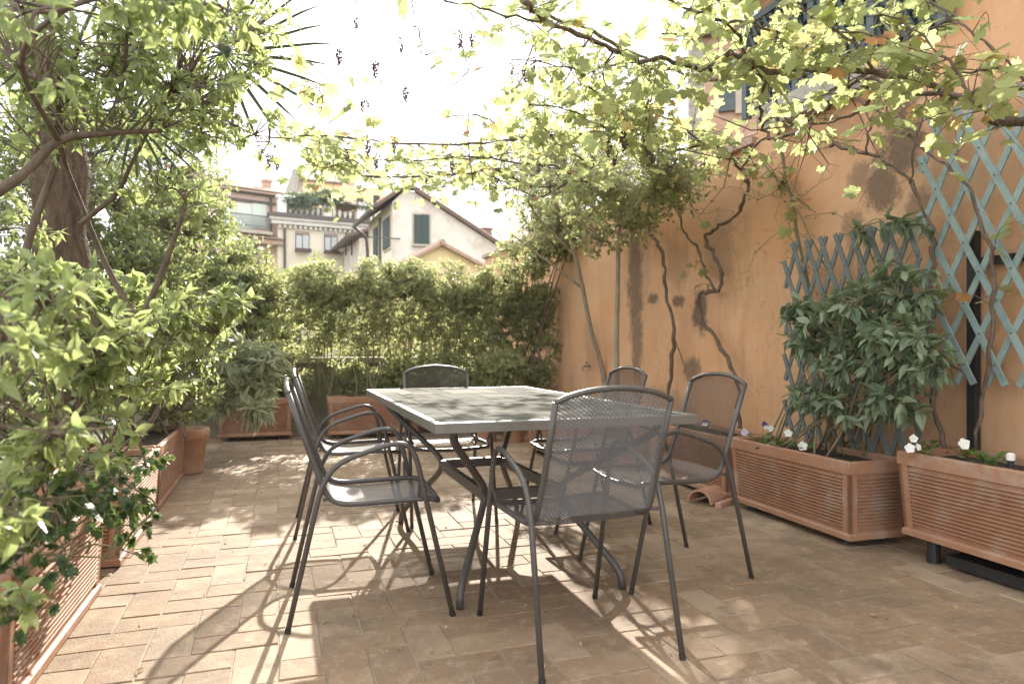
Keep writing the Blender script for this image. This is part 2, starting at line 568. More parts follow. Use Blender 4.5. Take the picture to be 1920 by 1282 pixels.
M_mortar = mk('pale mortar', (.34, .28, .21), .95, (.21, .16, .115), 5, bscale=90, bstr=.4, dirt=(.22, .19, .12), dscale=3)
M_soil = mk('dark potting soil', (.035, .022, .014), 1, (.075, .05, .032), 40, bscale=120, bstr=1, bdist=.02)
M_earth = mk('garden earth', (.09, .075, .04), 1, (.07, .11, .03), 3, bscale=20, bstr=.6)
M_concrete = mk('old mossy concrete', (.27, .24, .175), .95, (.17, .16, .10), 3, bscale=30, bstr=.4, dirt=(.14, .15, .07), dscale=2.2)
M_coping = mk('pale stone', (.50, .44, .36), .9, (.40, .35, .29), 5, bscale=40, bstr=.3)
M_stone = mk('grey stone', (.40, .37, .33), .9, (.26, .24, .21), 14, bscale=60, bstr=.5)
M_tile = mk('terracotta roof tile', (.48, .31, .23), .85, (.38, .25, .19), 9, dirt=(.34, .29, .25), dscale=6)
M_green = mk('dark green paint', (.022, .042, .042), .55, (.034, .058, .056), 10, bstr=.05)
M_grey_green = mk('grey green paint', (.06, .085, .09), .6, (.085, .11, .115), 12, bstr=.05)
M_dark = mk('dark opening', (.02, .02, .02), .6, bstr=0)
M_glass = mk('window glass', (.10, .12, .14), .08, bstr=0)
M_cream = mk('cream plaster', (.82, .73, .58), .9, (.78, .68, .53), .8, bscale=20, bstr=.1)
M_pink = mk('pink plaster', (.76, .55, .47), .9, (.70, .51, .44), .7, bscale=20, bstr=.1)
M_yellow = mk('yellow plaster', (.80, .63, .36), .9, (.76, .58, .33), .8, bscale=20, bstr=.1)
M_white = mk('white paint', (.78, .75, .70), .6, (.72, .69, .64), 2, bstr=.05)
M_old = mk('weathered grey plaster', (.64, .57, .50), .95, (.74, .68, .61), .9, bscale=14, bstr=.3, dirt=(.47, .36, .29), dscale=1.2, p=(.3, .6))
M_gutter = mk('dark metal gutter', (.10, .085, .075), .6, bstr=.05)
M_blind = mk('pale green roller blind', (.66, .72, .63), .6, bscale=10, bstr=0)
M_brown = mk('brown window frame', (.10, .06, .045), .6, bstr=0)
M_roofedge = mk('dark brown eaves', (.20, .13, .10), .8, (.15, .10, .08), 4, bstr=.1)
M_oldbrick = mk('old red brick', (.42, .25, .18), .95, (.52, .38, .29), 6, bscale=20, bstr=.4)

# ================================================================== ground and terrace
g = MB().box(-900, 900, -60, 1500, -1.5, -1.3)
tag(g.link('garden_ground', M_earth), kind='structure')
fl = MB().box(-1.3, 3.2, -3, 8.5, -.4, -.0042, GM)
floor = tag(fl.link('terrace_floor', M_mortar), kind='structure')
bed = MB().box(-5, -1.31, -3, 9, -.5, .0, GM)
tag(bed.link('planting_bed', M_earth), kind='structure')

# floor bricks in herringbone; the ones that show largest are parts
BW, BL, JT = .138, .276, .0055
rb = np.random.default_rng(5)
cells = []
for j in range(int(-.6 / BW), int(8.5 / BW)):
    for i in range(int(-1.3 / BW) - 1, int(3.2 / BW) + 1):
        k = (i - j) % 4
        if k == 0: cells.append((i * BW, j * BW, BL, BW))
        if k == 3: cells.append((i * BW, j * BW, BW, BL))
shapes = []
for k in range(5):
    rg = random.Random(k)
    mb = MB()
    x, y = BL / 2 - JT / 2, BW / 2 - JT / 2
    c = .003
    q = lambda s: rg.uniform(-s, s)
    o = [(-x + q(.003), -y + q(.003)), (q(.05), -y + q(.002)), (x + q(.003), -y + q(.003)), (x + q(.003), y + q(.003)), (q(.05), y + q(.002)), (-x + q(.003), y + q(.003))]
    vs = [(px, py, -.02) for px, py in o] + [(px, py, -.003) for px, py in o] + [(px * (1 - c / x), py * (1 - c / y), q(.0009)) for px, py in o]
    fs = [(12, 13, 16, 17), (13, 14, 15, 16)]
    for a_ in range(6):
        b_ = (a_ + 1) % 6
        fs += [(a_, b_, 6 + b_, 6 + a_), (6 + a_, 6 + b_, 12 + b_, 12 + a_)]
    mb.add(vs, fs)
    shapes.append((np.array(mb.v), mb.f, mb.mesh('brick', M_brick1)))
far = MB(); ftint = []
near = []
for x, y, lx, ly in cells:
    cx, cy = x + lx / 2, y + ly / 2
    if cx - lx / 2 < -1.3 or cx + lx / 2 > 3.2 or cy + ly / 2 > 8.5: continue
    p = G(cx, cy)
    if p.y < 1.4: continue
    u = p.x / p.y
    ok = p.y > 1.98 and abs(u) < .74
    near.append((p.y if ok else 99, cx, cy, 0 if lx > ly else 1))
near.sort()
for n_, (dd, cx, cy, rot) in enumerate(near):
    M = GM @ Matrix.Translation((cx, cy, float(rb.uniform(-.0022, .0010)))) @ Matrix.Rotation((R(90) if rot else 0) + float(rb.normal()) * .008 + (math.pi if rb.random() < .5 else 0), 4, 'Z') @ Matrix.Rotation(float(rb.normal()) * .005, 4, 'X') @ Matrix.Rotation(float(rb.normal()) * .004, 4, 'Y')
    k = int(rb.integers(0, 5))
    if n_ < 300: place('brick', shapes[k][2], floor, M)
    else:
        far.add([M @ Vector(v) for v in shapes[k][0]], shapes[k][1]); ftint += [rb.random()] * len(shapes[k][0])
me = far.mesh('bricks', M_brick)
at = me.attributes.new('tint', 'FLOAT', 'POINT')
at.data.foreach_set('value', np.array(ftint, np.float32))
tag(place('bricks', me, floor), kind='stuff')

# ================================================================== orange garden wall and the house above it
gw = MB().box(3.2, 3.48, 4.127, 11.0, -.4, 2.42, GM)
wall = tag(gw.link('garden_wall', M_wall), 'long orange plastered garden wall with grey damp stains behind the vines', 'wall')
cp = MB().box(3.15, 3.53, 4.13, 11.0, 2.422, 2.47, GM)
cp.link('coping', M_tile, wall)

hs = empty('orange_house', G(3.2, 2), 'orange house with a dark lattice window and stone sill above the terrace', 'house', -0.0)
HB0, HB1, HZ0, HZ1 = 2.66, 3.90, 2.60, 3.22
h = MB()
h.box(3.2, 3.6, -4, 4.125, -.4, HZ0, GM).box(3.2, 3.6, HB1, 4.125, HZ0 + .001, HZ1, GM).box(3.2, 3.6, -4, HB0, HZ0 + .001, HZ1, GM).box(3.2, 3.6, -4, 4.125, HZ1 + .001, 3.5, GM)
h.box(3.6, 7.0, 3.8, 4.125, -.4, 3.5, GM)
h.link('wall', M_wall, hs, hs.location)
h = MB().box(3.42, 3.44, HB0, HB1, HZ0, HZ1, GM)
h.link('window', M_dark, hs, hs.location)
si = MB().box(3.06, 3.2, 3.02, 3.96, 2.50, 2.598, GM).box(3.09, 3.2, 3.04, 3.94, 2.455, 2.499, GM)
si.link('sill', M_stone, hs, hs.location)
ev = MB().box(2.92, 3.7, -4, 4.36, 3.50, 3.56, GM)
ev.tube([G(2.9, -4, 3.50), G(2.9, 4.38, 3.50)], .055, 8)
ev.link('eaves', M_gutter, hs, hs.location)
rf = MB().extr([G(2.88, 4.4, 3.565), G(7.2, 4.4, 4.9), G(7.2, 4.4, 4.95), G(2.88, 4.4, 3.63)], -FWD * 8.4)
rf.link('roof', M_tile, hs, hs.location)
# lattice screen: posts, rails, slats in two crossing layers
sc = empty('lattice_screen', G(3.12, 3.2, 2.6), 'dark slatted lattice screen standing over the stone sill of the orange house', 'lattice screen')
pm = MB()
for b0 in (4.17, 3.66, 3.52, 3.06, 2.62):
    MB().box(3.115, 3.165, b0 - .025, b0 + .025, 2.60, 3.24, GM).link('post', M_grey_green, sc, sc.location)
for z0 in (3.2,):
    MB().box(3.12, 3.16, 2.6, 4.18, z0 + .041, z0 + .085, GM).link('rail', M_grey_green, sc, sc.location)
pitch, sw = .062, .026
k = -14
zlo, zhi = 2.605, 3.235
while True:
    b0 = 2.64 + k * pitch
    if b0 > 4.15: break
    for s_, aa in ((1, 3.128), (-1, 3.143)):
        run = (zhi - zlo) * .55
        p0, p1 = (b0, b0 + run) if s_ > 0 else (b0 + run, b0)
        za, zb = zlo, zhi
        lo, hi = 2.63, 4.15
        def clipz(bq): return za + (bq - p0) / (p1 - p0) * (zb - za)
        q0, q1, y0, y1 = p0, p1, za, zb
        mn, mxx = min(p0, p1), max(p0, p1)
        if mxx < lo or mn > hi: continue
        if q0 < lo: y0 = clipz(lo); q0 = lo
        if q1 < lo: y1 = clipz(lo); q1 = lo
        if q0 > hi: y0 = clipz(hi); q0 = hi
        if q1 > hi: y1 = clipz(hi); q1 = hi
        if abs(y1 - y0) < .03: continue
        w2 = sw / 2 * 1.1
        MB().extr([G(aa, q0 - w2, y0), G(aa, q0 + w2, y0), G(aa, q1 + w2, y1), G(aa, q1 - w2, y1)], SID * .008).link('slat', M_green, sc, sc.location)
    k += 1
# tap on the garden wall
tp = empty('garden_tap', WL(1107, 686, 3.2), 'small metal tap on the orange wall beside the hedge', 'tap')
q = WL(1107, 686, 3.2)
M_steel = mk('dull metal', (.30, .28, .26), .45, metal=.8, bstr=.05)
MB().tube(smooth_path([q, q - SID * .05, q - SID * .085 - UP * .01, q - SID * .09 - UP * .05], 4), .011, 8).link('spout', M_steel, tp, q)
MB().tube([q - SID * .045 - FWD * .03 + UP * .035, q - SID * .045 + FWD * .03 + UP * .035], .006, 6).tube([q - SID * .045, q - SID * .045 + UP * .035], .005, 6).link('handle', M_steel, tp, q)

# low wall at the far end of the terrace
bw = MB().box(-1.6, 3.198, 8.5, 8.72, -.4, .80, GM)
low = tag(bw.link('terrace_wall', M_concrete), 'low mossy concrete wall with pale coping behind the hedge planters', 'wall')
cp = MB().box(-1.6, 3.196, 8.46, 8.76, .802, .865, GM)
cp.link('coping', M_coping, low)

# ================================================================== the houses beyond
class House:
    """local axes: x along the front (to the right), y away from the eye, z up; u, v are read off the photograph on the plane of the front"""
    def __init__(s, name, label, u0, Y0, ang, cat='house'):
        s.O = Vector(((u0 - CX) / F * Y0, Y0, 0))
        s.d = Vector((math.cos(ang), math.sin(ang), 0))
        s.n = Vector((-s.d.y, s.d.x, 0))
        s.root = empty(name, s.O + UP * -1.3, label, cat, ang)
    def S(s, u, y=0.0):
        t = (u - CX) / F
        o = s.O + s.n * y
        return (t * o.y - o.x) / (s.d.x - t * s.d.y)
    def Z(s, u, v, y=0.0):
        Y = (s.O + s.n * y + s.d * s.S(u, y)).y
        return 1 - (v - CY) / F * Y + 1.3
    def side(s, u, x=0.0):
        """distance back along the side wall at x"""
        t = (u - CX) / F
        o = s.O + s.d * x
        return (t * o.y - o.x) / (s.n.x - t * s.n.y)
    def sz(s, u, v, x=0.0):
        Y = (s.O + s.d * x + s.n * s.side(u, x)).y
        return 1 - (v - CY) / F * Y + 1.3
    def rect(s, name, u0, v0, u1, v1, y0, y1, mat, parent=None):
        mb = MB().box(s.S(u0), s.S(u1), y0, y1, s.Z(u0, v1), s.Z(u0, v0))
        return mb.link(name, mat, parent or s.root)
    def put(s, name, mb, mat, parent=None, smooth=False):
        return mb.link(name, mat, parent or s.root, None, smooth)
def tiled(mb, p0, p1, q0, q1, n, r):
    """half-round tile rows from the eaves edge p0-p1 up to the ridge edge q0-q1"""
    p0, p1, q0, q1 = map(Vector, (p0, p1, q0, q1))
    up = (p1 - p0).cross(q0 - p0).normalized()
    if up.z < 0: up = -up
    for k in range(n):
        t = (k + .5) / n
        a, b = lerp(p0, p1, t), lerp(q0, q1, t)
        e = (p1 - p0) / n * .5
        e2 = (q1 - q0) / n * .5
        vs = []
        for c, ee in ((a, e), (b, e2)):
            for an in (180, 126, 54, 0):
                vs.append(c + ee * math.cos(R(an)) + up * r * math.sin(R(an)))
        mb.add(vs, [(0, 1, 5, 4), (1, 2, 6, 5), (2, 3, 7, 6)])

# --- pink house
ph = House('pink_house', 'pink plastered house with three pale roller blinds behind a balcony rail', 520, 34, math.atan2(.625, .78))
X0 = ph.S(345)
ztop = ph.Z(515, 371)
ph.put('wall', MB().box(X0, 0, 0, 9, 0, ztop), M_pink)
ph.put('cornice', MB().box(X0 - .1, .1, -.12, -.002, ztop - .38, ztop - .26).box(X0 - .2, .2, -.3, -.121, ztop - .02, ztop + .12), M_gutter)
ez = ztop + .13
rm = MB()
tiled(rm, (X0 - .3, -.45, ez), (.35, -.45, ez), (X0 + 2, 4.5, ez + 1.75), (-4.0, 4.5, ez + 1.75), 34, .09)
tiled(rm, (.35, -.45, ez), (.35, 9.5, ez), (-4.0, 4.5, ez + 1.75), (-4.0, 4.6, ez + 1.75), 34, .09)
rm.extr([(X0 - .3, -.45, ez - .01), (.35, -.45, ez - .01), (.35, 9.4, ez - .01), (X0 - .3, 9.4, ez - .01)], (0, 0, -.08))
tag(ph.put('roof_tiles', rm, M_tile), kind='stuff')
ph.rect('balcony_slab', 395, 428, 501, 434, -.75, -.002, M_coping)
for u0, u1 in ((416, 440), (444.5, 469), (473.5, 497)):
    wn = ph.rect('window', u0 - 2, 380, u1 + 2, 428, -.05, .03, M_white)
    ph.rect('blind', u0, 382, u1, 427, -.09, -.052, M_blind, wn)
rl = MB()
sA, sB, zA, zB = ph.S(397), ph.S(500), ph.Z(450, 430), ph.Z(450, 406.5)
n = 46
for i in range(n + 1):
    x = lerp(sA, sB, i / n)
    rl.box(x - .006, x + .006, -.70, -.676, zA, zB)
rl.box(sA, sB, -.71, -.666, zB, zB + .04).box(sA, sB, -.70, -.676, zA + .1, zA + .13)
ph.put('railing', rl, M_grey_green)
ph.put('downpipe', MB().tube([(ph.S(506.5), -.1, ph.Z(506, 372)), (ph.S(506.5), -.1, ph.Z(506, 445))], .06, 8), M_gutter)
ph.rect('window', 471, 455, 482, 478, -.01, .01, M_dark)
lt = MB()
zl = ph.Z(490, 449)
tiled(lt, (ph.S(440), -.9, zl - .1), (ph.S(519), -.9, zl - .1), (ph.S(440), -.0, zl + .25), (ph.S(519), 0, zl + .25), 18, .07)
lt.box(ph.S(440), ph.S(519), -.85, -.01, zl - .3, zl - .11)
ph.put('lean_to_roof', lt, M_tile)
ch = MB().box(-.2, .16, 1.2, 1.6, ztop, ztop + 1.0).box(-.26, .22, 1.14, 1.66, ztop + 1.01, ztop + 1.14)
ph.put('chimney', ch, M_oldbrick)

# --- cream house with the balustrade
ch_ = House('cream_house', 'cream house with white balustraded roof terrace and two brown framed windows', 521, 33.4, math.atan2(.478, .878))
W1 = ch_.S(760)
zc = ch_.Z(523, 413)
ch_.put('wall', MB().box(0, W1, 0, 8, 0, zc), M_cream)
ch_.put('cornice', MB().box(-.35, W1, -.35, -.002, zc - .2, zc - .02).box(-.45, W1, -.5, -.002, zc - .018, zc + .1), M_white)
ch_.put('gutter', MB().box(-.5, W1, -.62, -.001, zc + .102, zc + .28), M_gutter)
dn = MB()
for i in range(46):
    x = i * .24
    if x < W1 - .2: dn.box(x, x + .11, -.22, -.003, zc - .36, zc - .21)
tag(ch_.put('dentils', dn, M_white), kind='stuff')
bz0, bz1 = zc + .3, zc + 1.02
for u in (527, 612, 674):
    x = ch_.S(u)
    ch_.put('pier', MB().box(x - .2, x + .2, -.3, .1, bz0, bz1), M_white)
ch_.put('top_rail', MB().box(-.1, W1, -.34, .14, bz1 + .002, bz1 + .16), M_white)
ch_.put('planting_shade_box', MB().box(.1, W1 - .1, 1.0, 1.6, bz0, bz1 - .05), mk('planting and shade tone', (.07, .065, .04), .9, (.12, .10, .07), 3))  # added dark box: shade and plants between the balusters put in as colour
bal = MB().lathe([(.05, 0), (.05, .06), (.035, .1), (.085, .26), (.075, .34), (.035, .52), (.035, .62), (.055, .66), (.055, .72)], 8).mesh('baluster', M_white, None, True)
x = .55
while x < W1 - .3:
    if all(abs(x - ch_.S(u)) > .28 for u in (527, 612, 674)):
        place('baluster', bal, ch_.root, Matrix.Translation((x, -.1, bz0)))
    x += .265
ch_.put('downpipe', MB().tube([(ch_.S(533), -.12, zc - .3), (ch_.S(533), -.12, 0)], .06, 8), M_gutter)
for u0, u1 in ((553, 579.5), (607, 632.5)):
    v0 = 433 + (u0 - 553) * .07
    f = ch_.rect('window', u0 - 3, v0 - 3, u1 + 3, v0 + 36, -.06, -.002, M_white)
    ch_.rect('shutter_box', u0, v0, u1, v0 + 6, -.12, -.061, mk('brown blind', (.36, .27, .21), .8, bstr=0), f)
    ch_.rect('frame', u0, v0 + 6.3, u1, v0 + 35, -.09, -.061, M_brown, f)
    um = (u0 + u1) / 2
    for a_, b_ in ((u0 + 1.6, um - .9), (um + .9, u1 - 1.6)):
        ch_.rect('pane', a_, v0 + 8, b_, v0 + 33, -.10, -.091, mk('curtained glass', (.52, .53, .52), .15, bstr=0), f)
    ch_.rect('flower_box', u0 - 1, v0 + 33.5, u1 + 1, v0 + 39.5, -.42, -.125, M_brown)
# --- tower block behind it
tw_ = House('tower_house', 'yellow tower block with a stone parapet rising behind the cream house', 568, 41, math.atan2(.42, .90))
W2 = tw_.S(720)
zp0, zp1 = tw_.Z(568, 340), tw_.Z(568, 317)
tw_.put('wall', MB().box(0, W2, 0, 6, 0, zp0), M_yellow)
tw_.put('parapet', MB().box(-.12, tw_.S(640), -.14, 6.2, zp0 + .11, zp1), M_old)
tw_.put('band', MB().box(-.2, tw_.S(642), -.22, 6.3, zp0 + .001, zp0 + .108), M_roofedge)
tw_.put('stone_flank', MB().extr([(-.01, .05, 0), (-.01, 6, 0), (-.01, 6, zp1 - .9), (-.01, .6, zp1 + .0), (-.01, .05, zp1)], (-.5, 0, 0)), M_stone)
tw_.rect('window', 668, 372, 681, 392, -.02, .01, M_dark)
tw_.rect('window', 700, 366, 712, 388, -.02, .01, M_dark)
tw_.put('chimney', MB().box(tw_.S(660), tw_.S(672), 1, 2, zp0, zp0 + 1.4).box(tw_.S(658), tw_.S(674), .9, 2.1, zp0 + 1.41, zp0 + 1.6), M_oldbrick)

# --- grey house with green shutters
gh = House('grey_house', 'weathered grey plaster house with dark green shutters above the hedge', 736, 25, math.atan2(.374, .927))
zl = gh.Z(736, 378)
ua, va = 764, 352
xa, za = gh.S(ua), gh.Z(ua, va)
xr, zr = gh.S(1010), gh.Z(1010, 511)
D = gh.side(692) 
gh.put('wall', MB().extr([(0, 0, 0), (xr, 0, 0), (xr, 0, zr), (xa, 0, za), (0, 0, zl)], (0, D, 0)), M_old)
M_sidewall = M_cream
so_ = MB()
so_.box(-.02, -.002, .05, D, 0, zl - .1)
gh.put('side_plaster', so_, M_cream)
rf = MB()
for (x0, z0, x1, z1) in ((-.55, zl - .22, xa, za + .03), (xa, za + .03, xr, zr + .03)):
    nx = Vector((z0 - z1, 0, x1 - x0)).normalized() * .09
    rf.extr([(x0, -.18, z0), (x1, -.18, z1), (x1 + nx.x, -.18, z1 + nx.z), (x0 + nx.x, -.18, z0 + nx.z)], (0, D + .4, 0))
gh.put('roof_deck', rf, M_roofedge)
rt = MB()
tiled(rt, (-.6, -.2, zl - .13), (-.6, D + .2, zl - .13), (xa, -.2, za + .14), (xa, D + .2, za + .14), 22, .07)
tiled(rt, (xr, -.2, zr + .13), (xr, D + .2, zr + .13), (xa, -.2, za + .14), (xa, D + .2, za + .14), 22, .07)
tag(gh.put('roof_tiles', rt, M_tile), kind='stuff')
gh.put('gutter', MB().tube([(-.62, -.2, zl - .2), (-.62, D + .2, zl - .2)], .07, 8), M_gutter)
f = gh.rect('window', 773, 399, 808, 461, -.03, -.002, M_coping)
gh.rect('shutter', 776, 402.5, 789.8, 457, -.07, -.031, M_green, f)
gh.rect('shutter', 790.3, 402.5, 804, 457, -.07, -.031, M_green, f)
gh.rect('sill', 772, 458, 809, 461.5, -.18, -.035, M_coping, f)
for uA, uB, vA, vB in ((722, 734, 406, 462), (704, 711.5, 425, 478)):
    y0, y1 = gh.side(uB), gh.side(uA)
    wz0, wz1 = gh.sz(uB, vB), gh.sz(uB, vA)
    w_ = gh.put('window', MB().box(-.06, -.021, y0 - .08, y1 + .08, wz0 - .1, wz1 + .08), M_coping)
    gh.put('shutter', MB().box(-.10, -.061, y0, y1, wz0, wz1), M_green, w_)
gh.put('downpipe', MB().tube([(-.08, gh.side(716), zl - .25), (-.08, gh.side(716), 0)], .045, 8), M_gutter)
gh.put('downpipe', MB().tube(smooth_path([(-.6, D, zl - .25), (-.2, D - .05, zl - .6), (-.1, D - .05, zl - 1), (-.1, D - .05, zl - 2.2), (-.5, D - .05, zl - 2.6)], 4), .06, 8), M_gutter)
gh.put('wall_anchor', MB().box(-.9, .25, -.16, -.1, gh.Z(735, 448) - .02, gh.Z(735, 448) + .02), M_gutter)
cx_ = gh.S(934)
zc0, zc1 = gh.Z(934, 475), gh.Z(934, 432)
chm = MB().lathe([(.34, zc0 - 1.5), (.34, zc1)], 18, (cx_, 1.6))
chm = gh.put('chimney', chm, M_old, smooth=False)
gh.put('chimney_cap', MB().lathe([(.20, zc1 + .001), (.36, zc1 + .06), (.30, zc1 + .25), (.38, zc1 + .30), (.2, zc1 + .36)], 14, (cx_, 1.6)), M_roofedge, chm)
# lower wing farther along the side of the grey house
wg = House('grey_wing', 'low pale grey wing with a sloping tiled roof left of the grey house', 674, 30.5, math.atan2(.374, .927))
zw = wg.Z(674, 446)
Dw = wg.side(630)
wg.put('wall', MB().box(0, 3.2, 0, Dw, 0, zw), M_old)
rf = MB().extr([(-.5, -.2, zw + .001), (3.2, -.2, zw + 1.4), (3.2, -.2, zw + 1.5), (-.5, -.2, zw + .12)], (0, Dw + .4, 0))
wg.put('roof_deck', rf, M_roofedge)
wg.put('gutter', MB().tube([(-.55, -.2, zw + .02), (-.55, Dw + .2, zw + .02)], .08, 8), M_gutter)
for uu in (661, 650, 641):
    y = wg.side(uu)
    z_ = wg.sz(uu, 470)
    wg.put('window', MB().box(-.02, -.002, y, y + .35, z_ - .2, z_ + .9), M_dark)
# --- yellow gabled house in front
yh = House('yellow_house', 'small yellow gabled house just above the hedge', 826, 17.5, math.atan2(.374, .927))
xl, xr2 = yh.S(735), yh.S(940)
zA, zL, zR = yh.Z(826, 461), yh.Z(735, 508), yh.Z(940, 521)
yh.put('wall', MB().extr([(xl, 0, 0), (xr2, 0, 0), (xr2, 0, zR), (0, 0, zA), (xl, 0, zL)], (0, 5, 0)), M_yellow)
for (x0, z0), nm in (((xl - .25, zL - .13), 'a'), ((xr2 + .25, zR - .13), 'b')):
    a_ = Vector((x0, -.16, z0)); b_ = Vector((0, -.16, zA + .005))
    rr = MB().extr([a_, b_, b_ + UP * .07, a_ + UP * .07], (0, 5.3, 0))
    tiled(rr, a_ + UP * .07, a_ + Vector((0, 5.3, .07)), b_ + UP * .07, b_ + Vector((0, 5.3, .07)), 26, .05)
    yh.put('roof', rr, M_tile)
yh.put('ridge_tile', MB().tube([(0, -.2, zA + .08), (0, 5.2, zA + .08)], .07, 8), M_tile)
# --- small far house at the right
fh = House('far_house', 'pale far house with a tiled roof beyond the round chimney', 952, 34, math.atan2(.374, .927))
zf = fh.Z(952, 452)
fh.put('wall', MB().box(0, 8, 0, 6, 0, zf), M_pink)
rr = MB()
tiled(rr, (-.3, -.4, zf), (8, -.4, zf), (-.3, 3, zf + 1.3), (8, 3, zf + 1.3), 34, .08)
rr.box(-.3, 8, -.35, 3, zf - .1, zf - .005)
fh.put('roof', rr, M_tile)
fh.rect('window', 968, 470, 976, 490, -.02, .01, M_dark)
# --- brick house behind the garden wall
bh = House('brick_house', 'tall old brick house with a teal shutter rising behind the garden wall', 1290, 9.0, -.27)
zb = bh.Z(1300, 75)
bh.put('wall', MB().box(.19, 4.5, 0, 5, 0, zb), M_oldbrick)
bh.put('corner_plaster', MB().box(0, .188, -.03, 5, 0, zb), M_stone)
bh.rect('shutter', 1347, 112, 1378, 212, -.06, -.002, M_grey_green)
bh.rect('window_surround', 1378.5, 108, 1402, 215, -.05, -.002, M_coping)
bh.put('eaves', MB().box(0, 4.6, -.12, 4, zb + .001, zb + .12), M_roofedge)

# ================================================================== table
M_metal = mk('charcoal painted steel', (.068, .060, .055), .40, (.085, .076, .07), 30, bscale=300, bstr=.04, bdist=.001)
M_mesh = mk('charcoal expanded mesh', (.085, .077, .073), .44, bstr=0, spec=.9)
def slate_mat():
    m, t, b = new_mat('slate table tile')
    r = ramp(t, t.nodes.new('ShaderNodeObjectInfo').outputs['Random'], 0, 1, (.04, .039, .035), (.25, .235, .20))
    e = r.color_ramp.elements.new(.35); e.color = (.14, .133, .116, 1)
    e = r.color_ramp.elements.new(.7); e.color = (.075, .078, .07, 1)
    c = mix(t, ramp(t, noise_node(t, 11, 8, .7).outputs['Fac'], .4, .7).outputs[0], r.outputs[0], (.17, .155, .13))
    c = mix(t, math_n(t, 'MULTIPLY', ramp(t, noise_node(t, 40, 6, .7).outputs['Fac'], .5, .75).outputs[0], .4), c, (.12, .115, .10))
    t.links.new(c, b.inputs['Base Color'])
    b.inputs['Roughness'].default_value = .9
    b.inputs['Specular IOR Level'].default_value = .03
    bump(t, b, noise_node(t, 35, 7, .7).outputs['Fac'], .25, .004)
    return m
M_slate = slate_mat()
TA = Vector((-.256, 2.334, 0)); TL, TW, TH = 1.952, 1.011, .741
tb = empty('garden_table', TA + FWD * TL / 2 + SID * TW / 2, 'long charcoal metal garden table topped with slate tiles', 'table', -T)
# local: x across (towards the wall), y along
hw, hl = TW / 2, TL / 2
fr = MB()
for x0, x1, y0, y1 in ((-hw, hw, -hl, -hl + .028), (-hw, hw, hl - .028, hl), (-hw, -hw + .028, -hl + .0285, hl - .0285), (hw - .028, hw, -hl + .0285, hl - .0285)):
    fr.cbox(x0, x1, y0, y1, TH - .034, TH, .003)
fr.link('rim', mk('taupe painted steel', (.135, .122, .105), .45, (.16, .145, .125), 20, bstr=.05), tb)
MB().box(-hw + .03, hw - .03, -hl + .03, hl - .03, TH - .03, TH - .0085).link('tray', M_metal, tb)
rg = random.Random(3)
tx0, ty0 = -hw + .032, -hl + .032
nx_, ny_ = 10, 12
cw, cl2 = (TW - .064) / nx_, (TL - .064) / ny_
occ = set()
for j in range(ny_):
    for i in range(nx_):
        if (i, j) in occ: continue
        opts = [(1, 1), (2, 1), (1, 2), (2, 1), (1, 2), (2, 2)]
        rg.shuffle(opts)
        for a_, b_ in opts + [(1, 1)]:
            if i + a_ > nx_ or j + b_ > ny_: continue
            if any((i + p, j + q) in occ for p in range(a_) for q in range(b_)): continue
            break
        for p in range(a_):
            for q in range(b_): occ.add((i + p, j + q))
        z = TH - .0015 + rg.uniform(-.0008, .001)
        MB().cbox(tx0 + i * cw + .002, tx0 + (i + a_) * cw - .002, ty0 + j * cl2 + .002, ty0 + (j + b_) * cl2 - .002, TH - .0084, z, .0015).link('tile', M_slate, tb)
def bent(pts, r, k=4):
    """polyline whose corners are rounded"""
    pts = [Vector(p) for p in pts]
    out = [pts[0]]
    for i in range(1, len(pts) - 1):
        a, b, c = pts[i - 1], pts[i], pts[i + 1]
        d0 = min(r, (a - b).length * .45); d1 = min(r, (c - b).length * .45)
        p0 = b + (a - b).normalized() * d0; p1 = b + (c - b).normalized() * d1
        for q in range(k + 1):
            t = q / k
            out.append(p0 * (1 - t) ** 2 + b * 2 * t * (1 - t) + p1 * t * t)
    out.append(pts[-1])
    return out
for sx in (-1, 1):
    for sy in (-1, 1):
        top = (sx * (hw - .09), sy * (hl - .12), TH - .035)
        a1 = (sx * (hw - .10), sy * (hl - .15), .655)
        knee = (sx * (hw - .335), sy * (hl - .56), .40)
        k2 = (sx * (hw - .335), sy * (hl - .57), .335)
        f1 = (sx * (hw - .165), sy * (hl - .31), .07)
        ft = (sx * (hw - .16), sy * (hl - .30), 0)
        lg = MB().tube(bent([top, a1, knee, k2, f1, ft], .075, 5), .0155, 10)
        lg.link('leg', M_metal, tb, None, True)
kx, ky = hw - .335, hl - .565
st = MB()
st.box(-kx - .012, kx + .012, -ky - .012, -ky + .012, .345, .392).box(-kx - .012, kx + .012, ky - .012, ky + .012, .345, .392)
st.box(-kx - .012, -kx + .012, -ky + .0125, ky - .0125, .345, .392).box(kx - .012, kx + .012, -ky + .0125, ky - .0125, .345, .392)
st.link('stretcher', M_metal, tb)

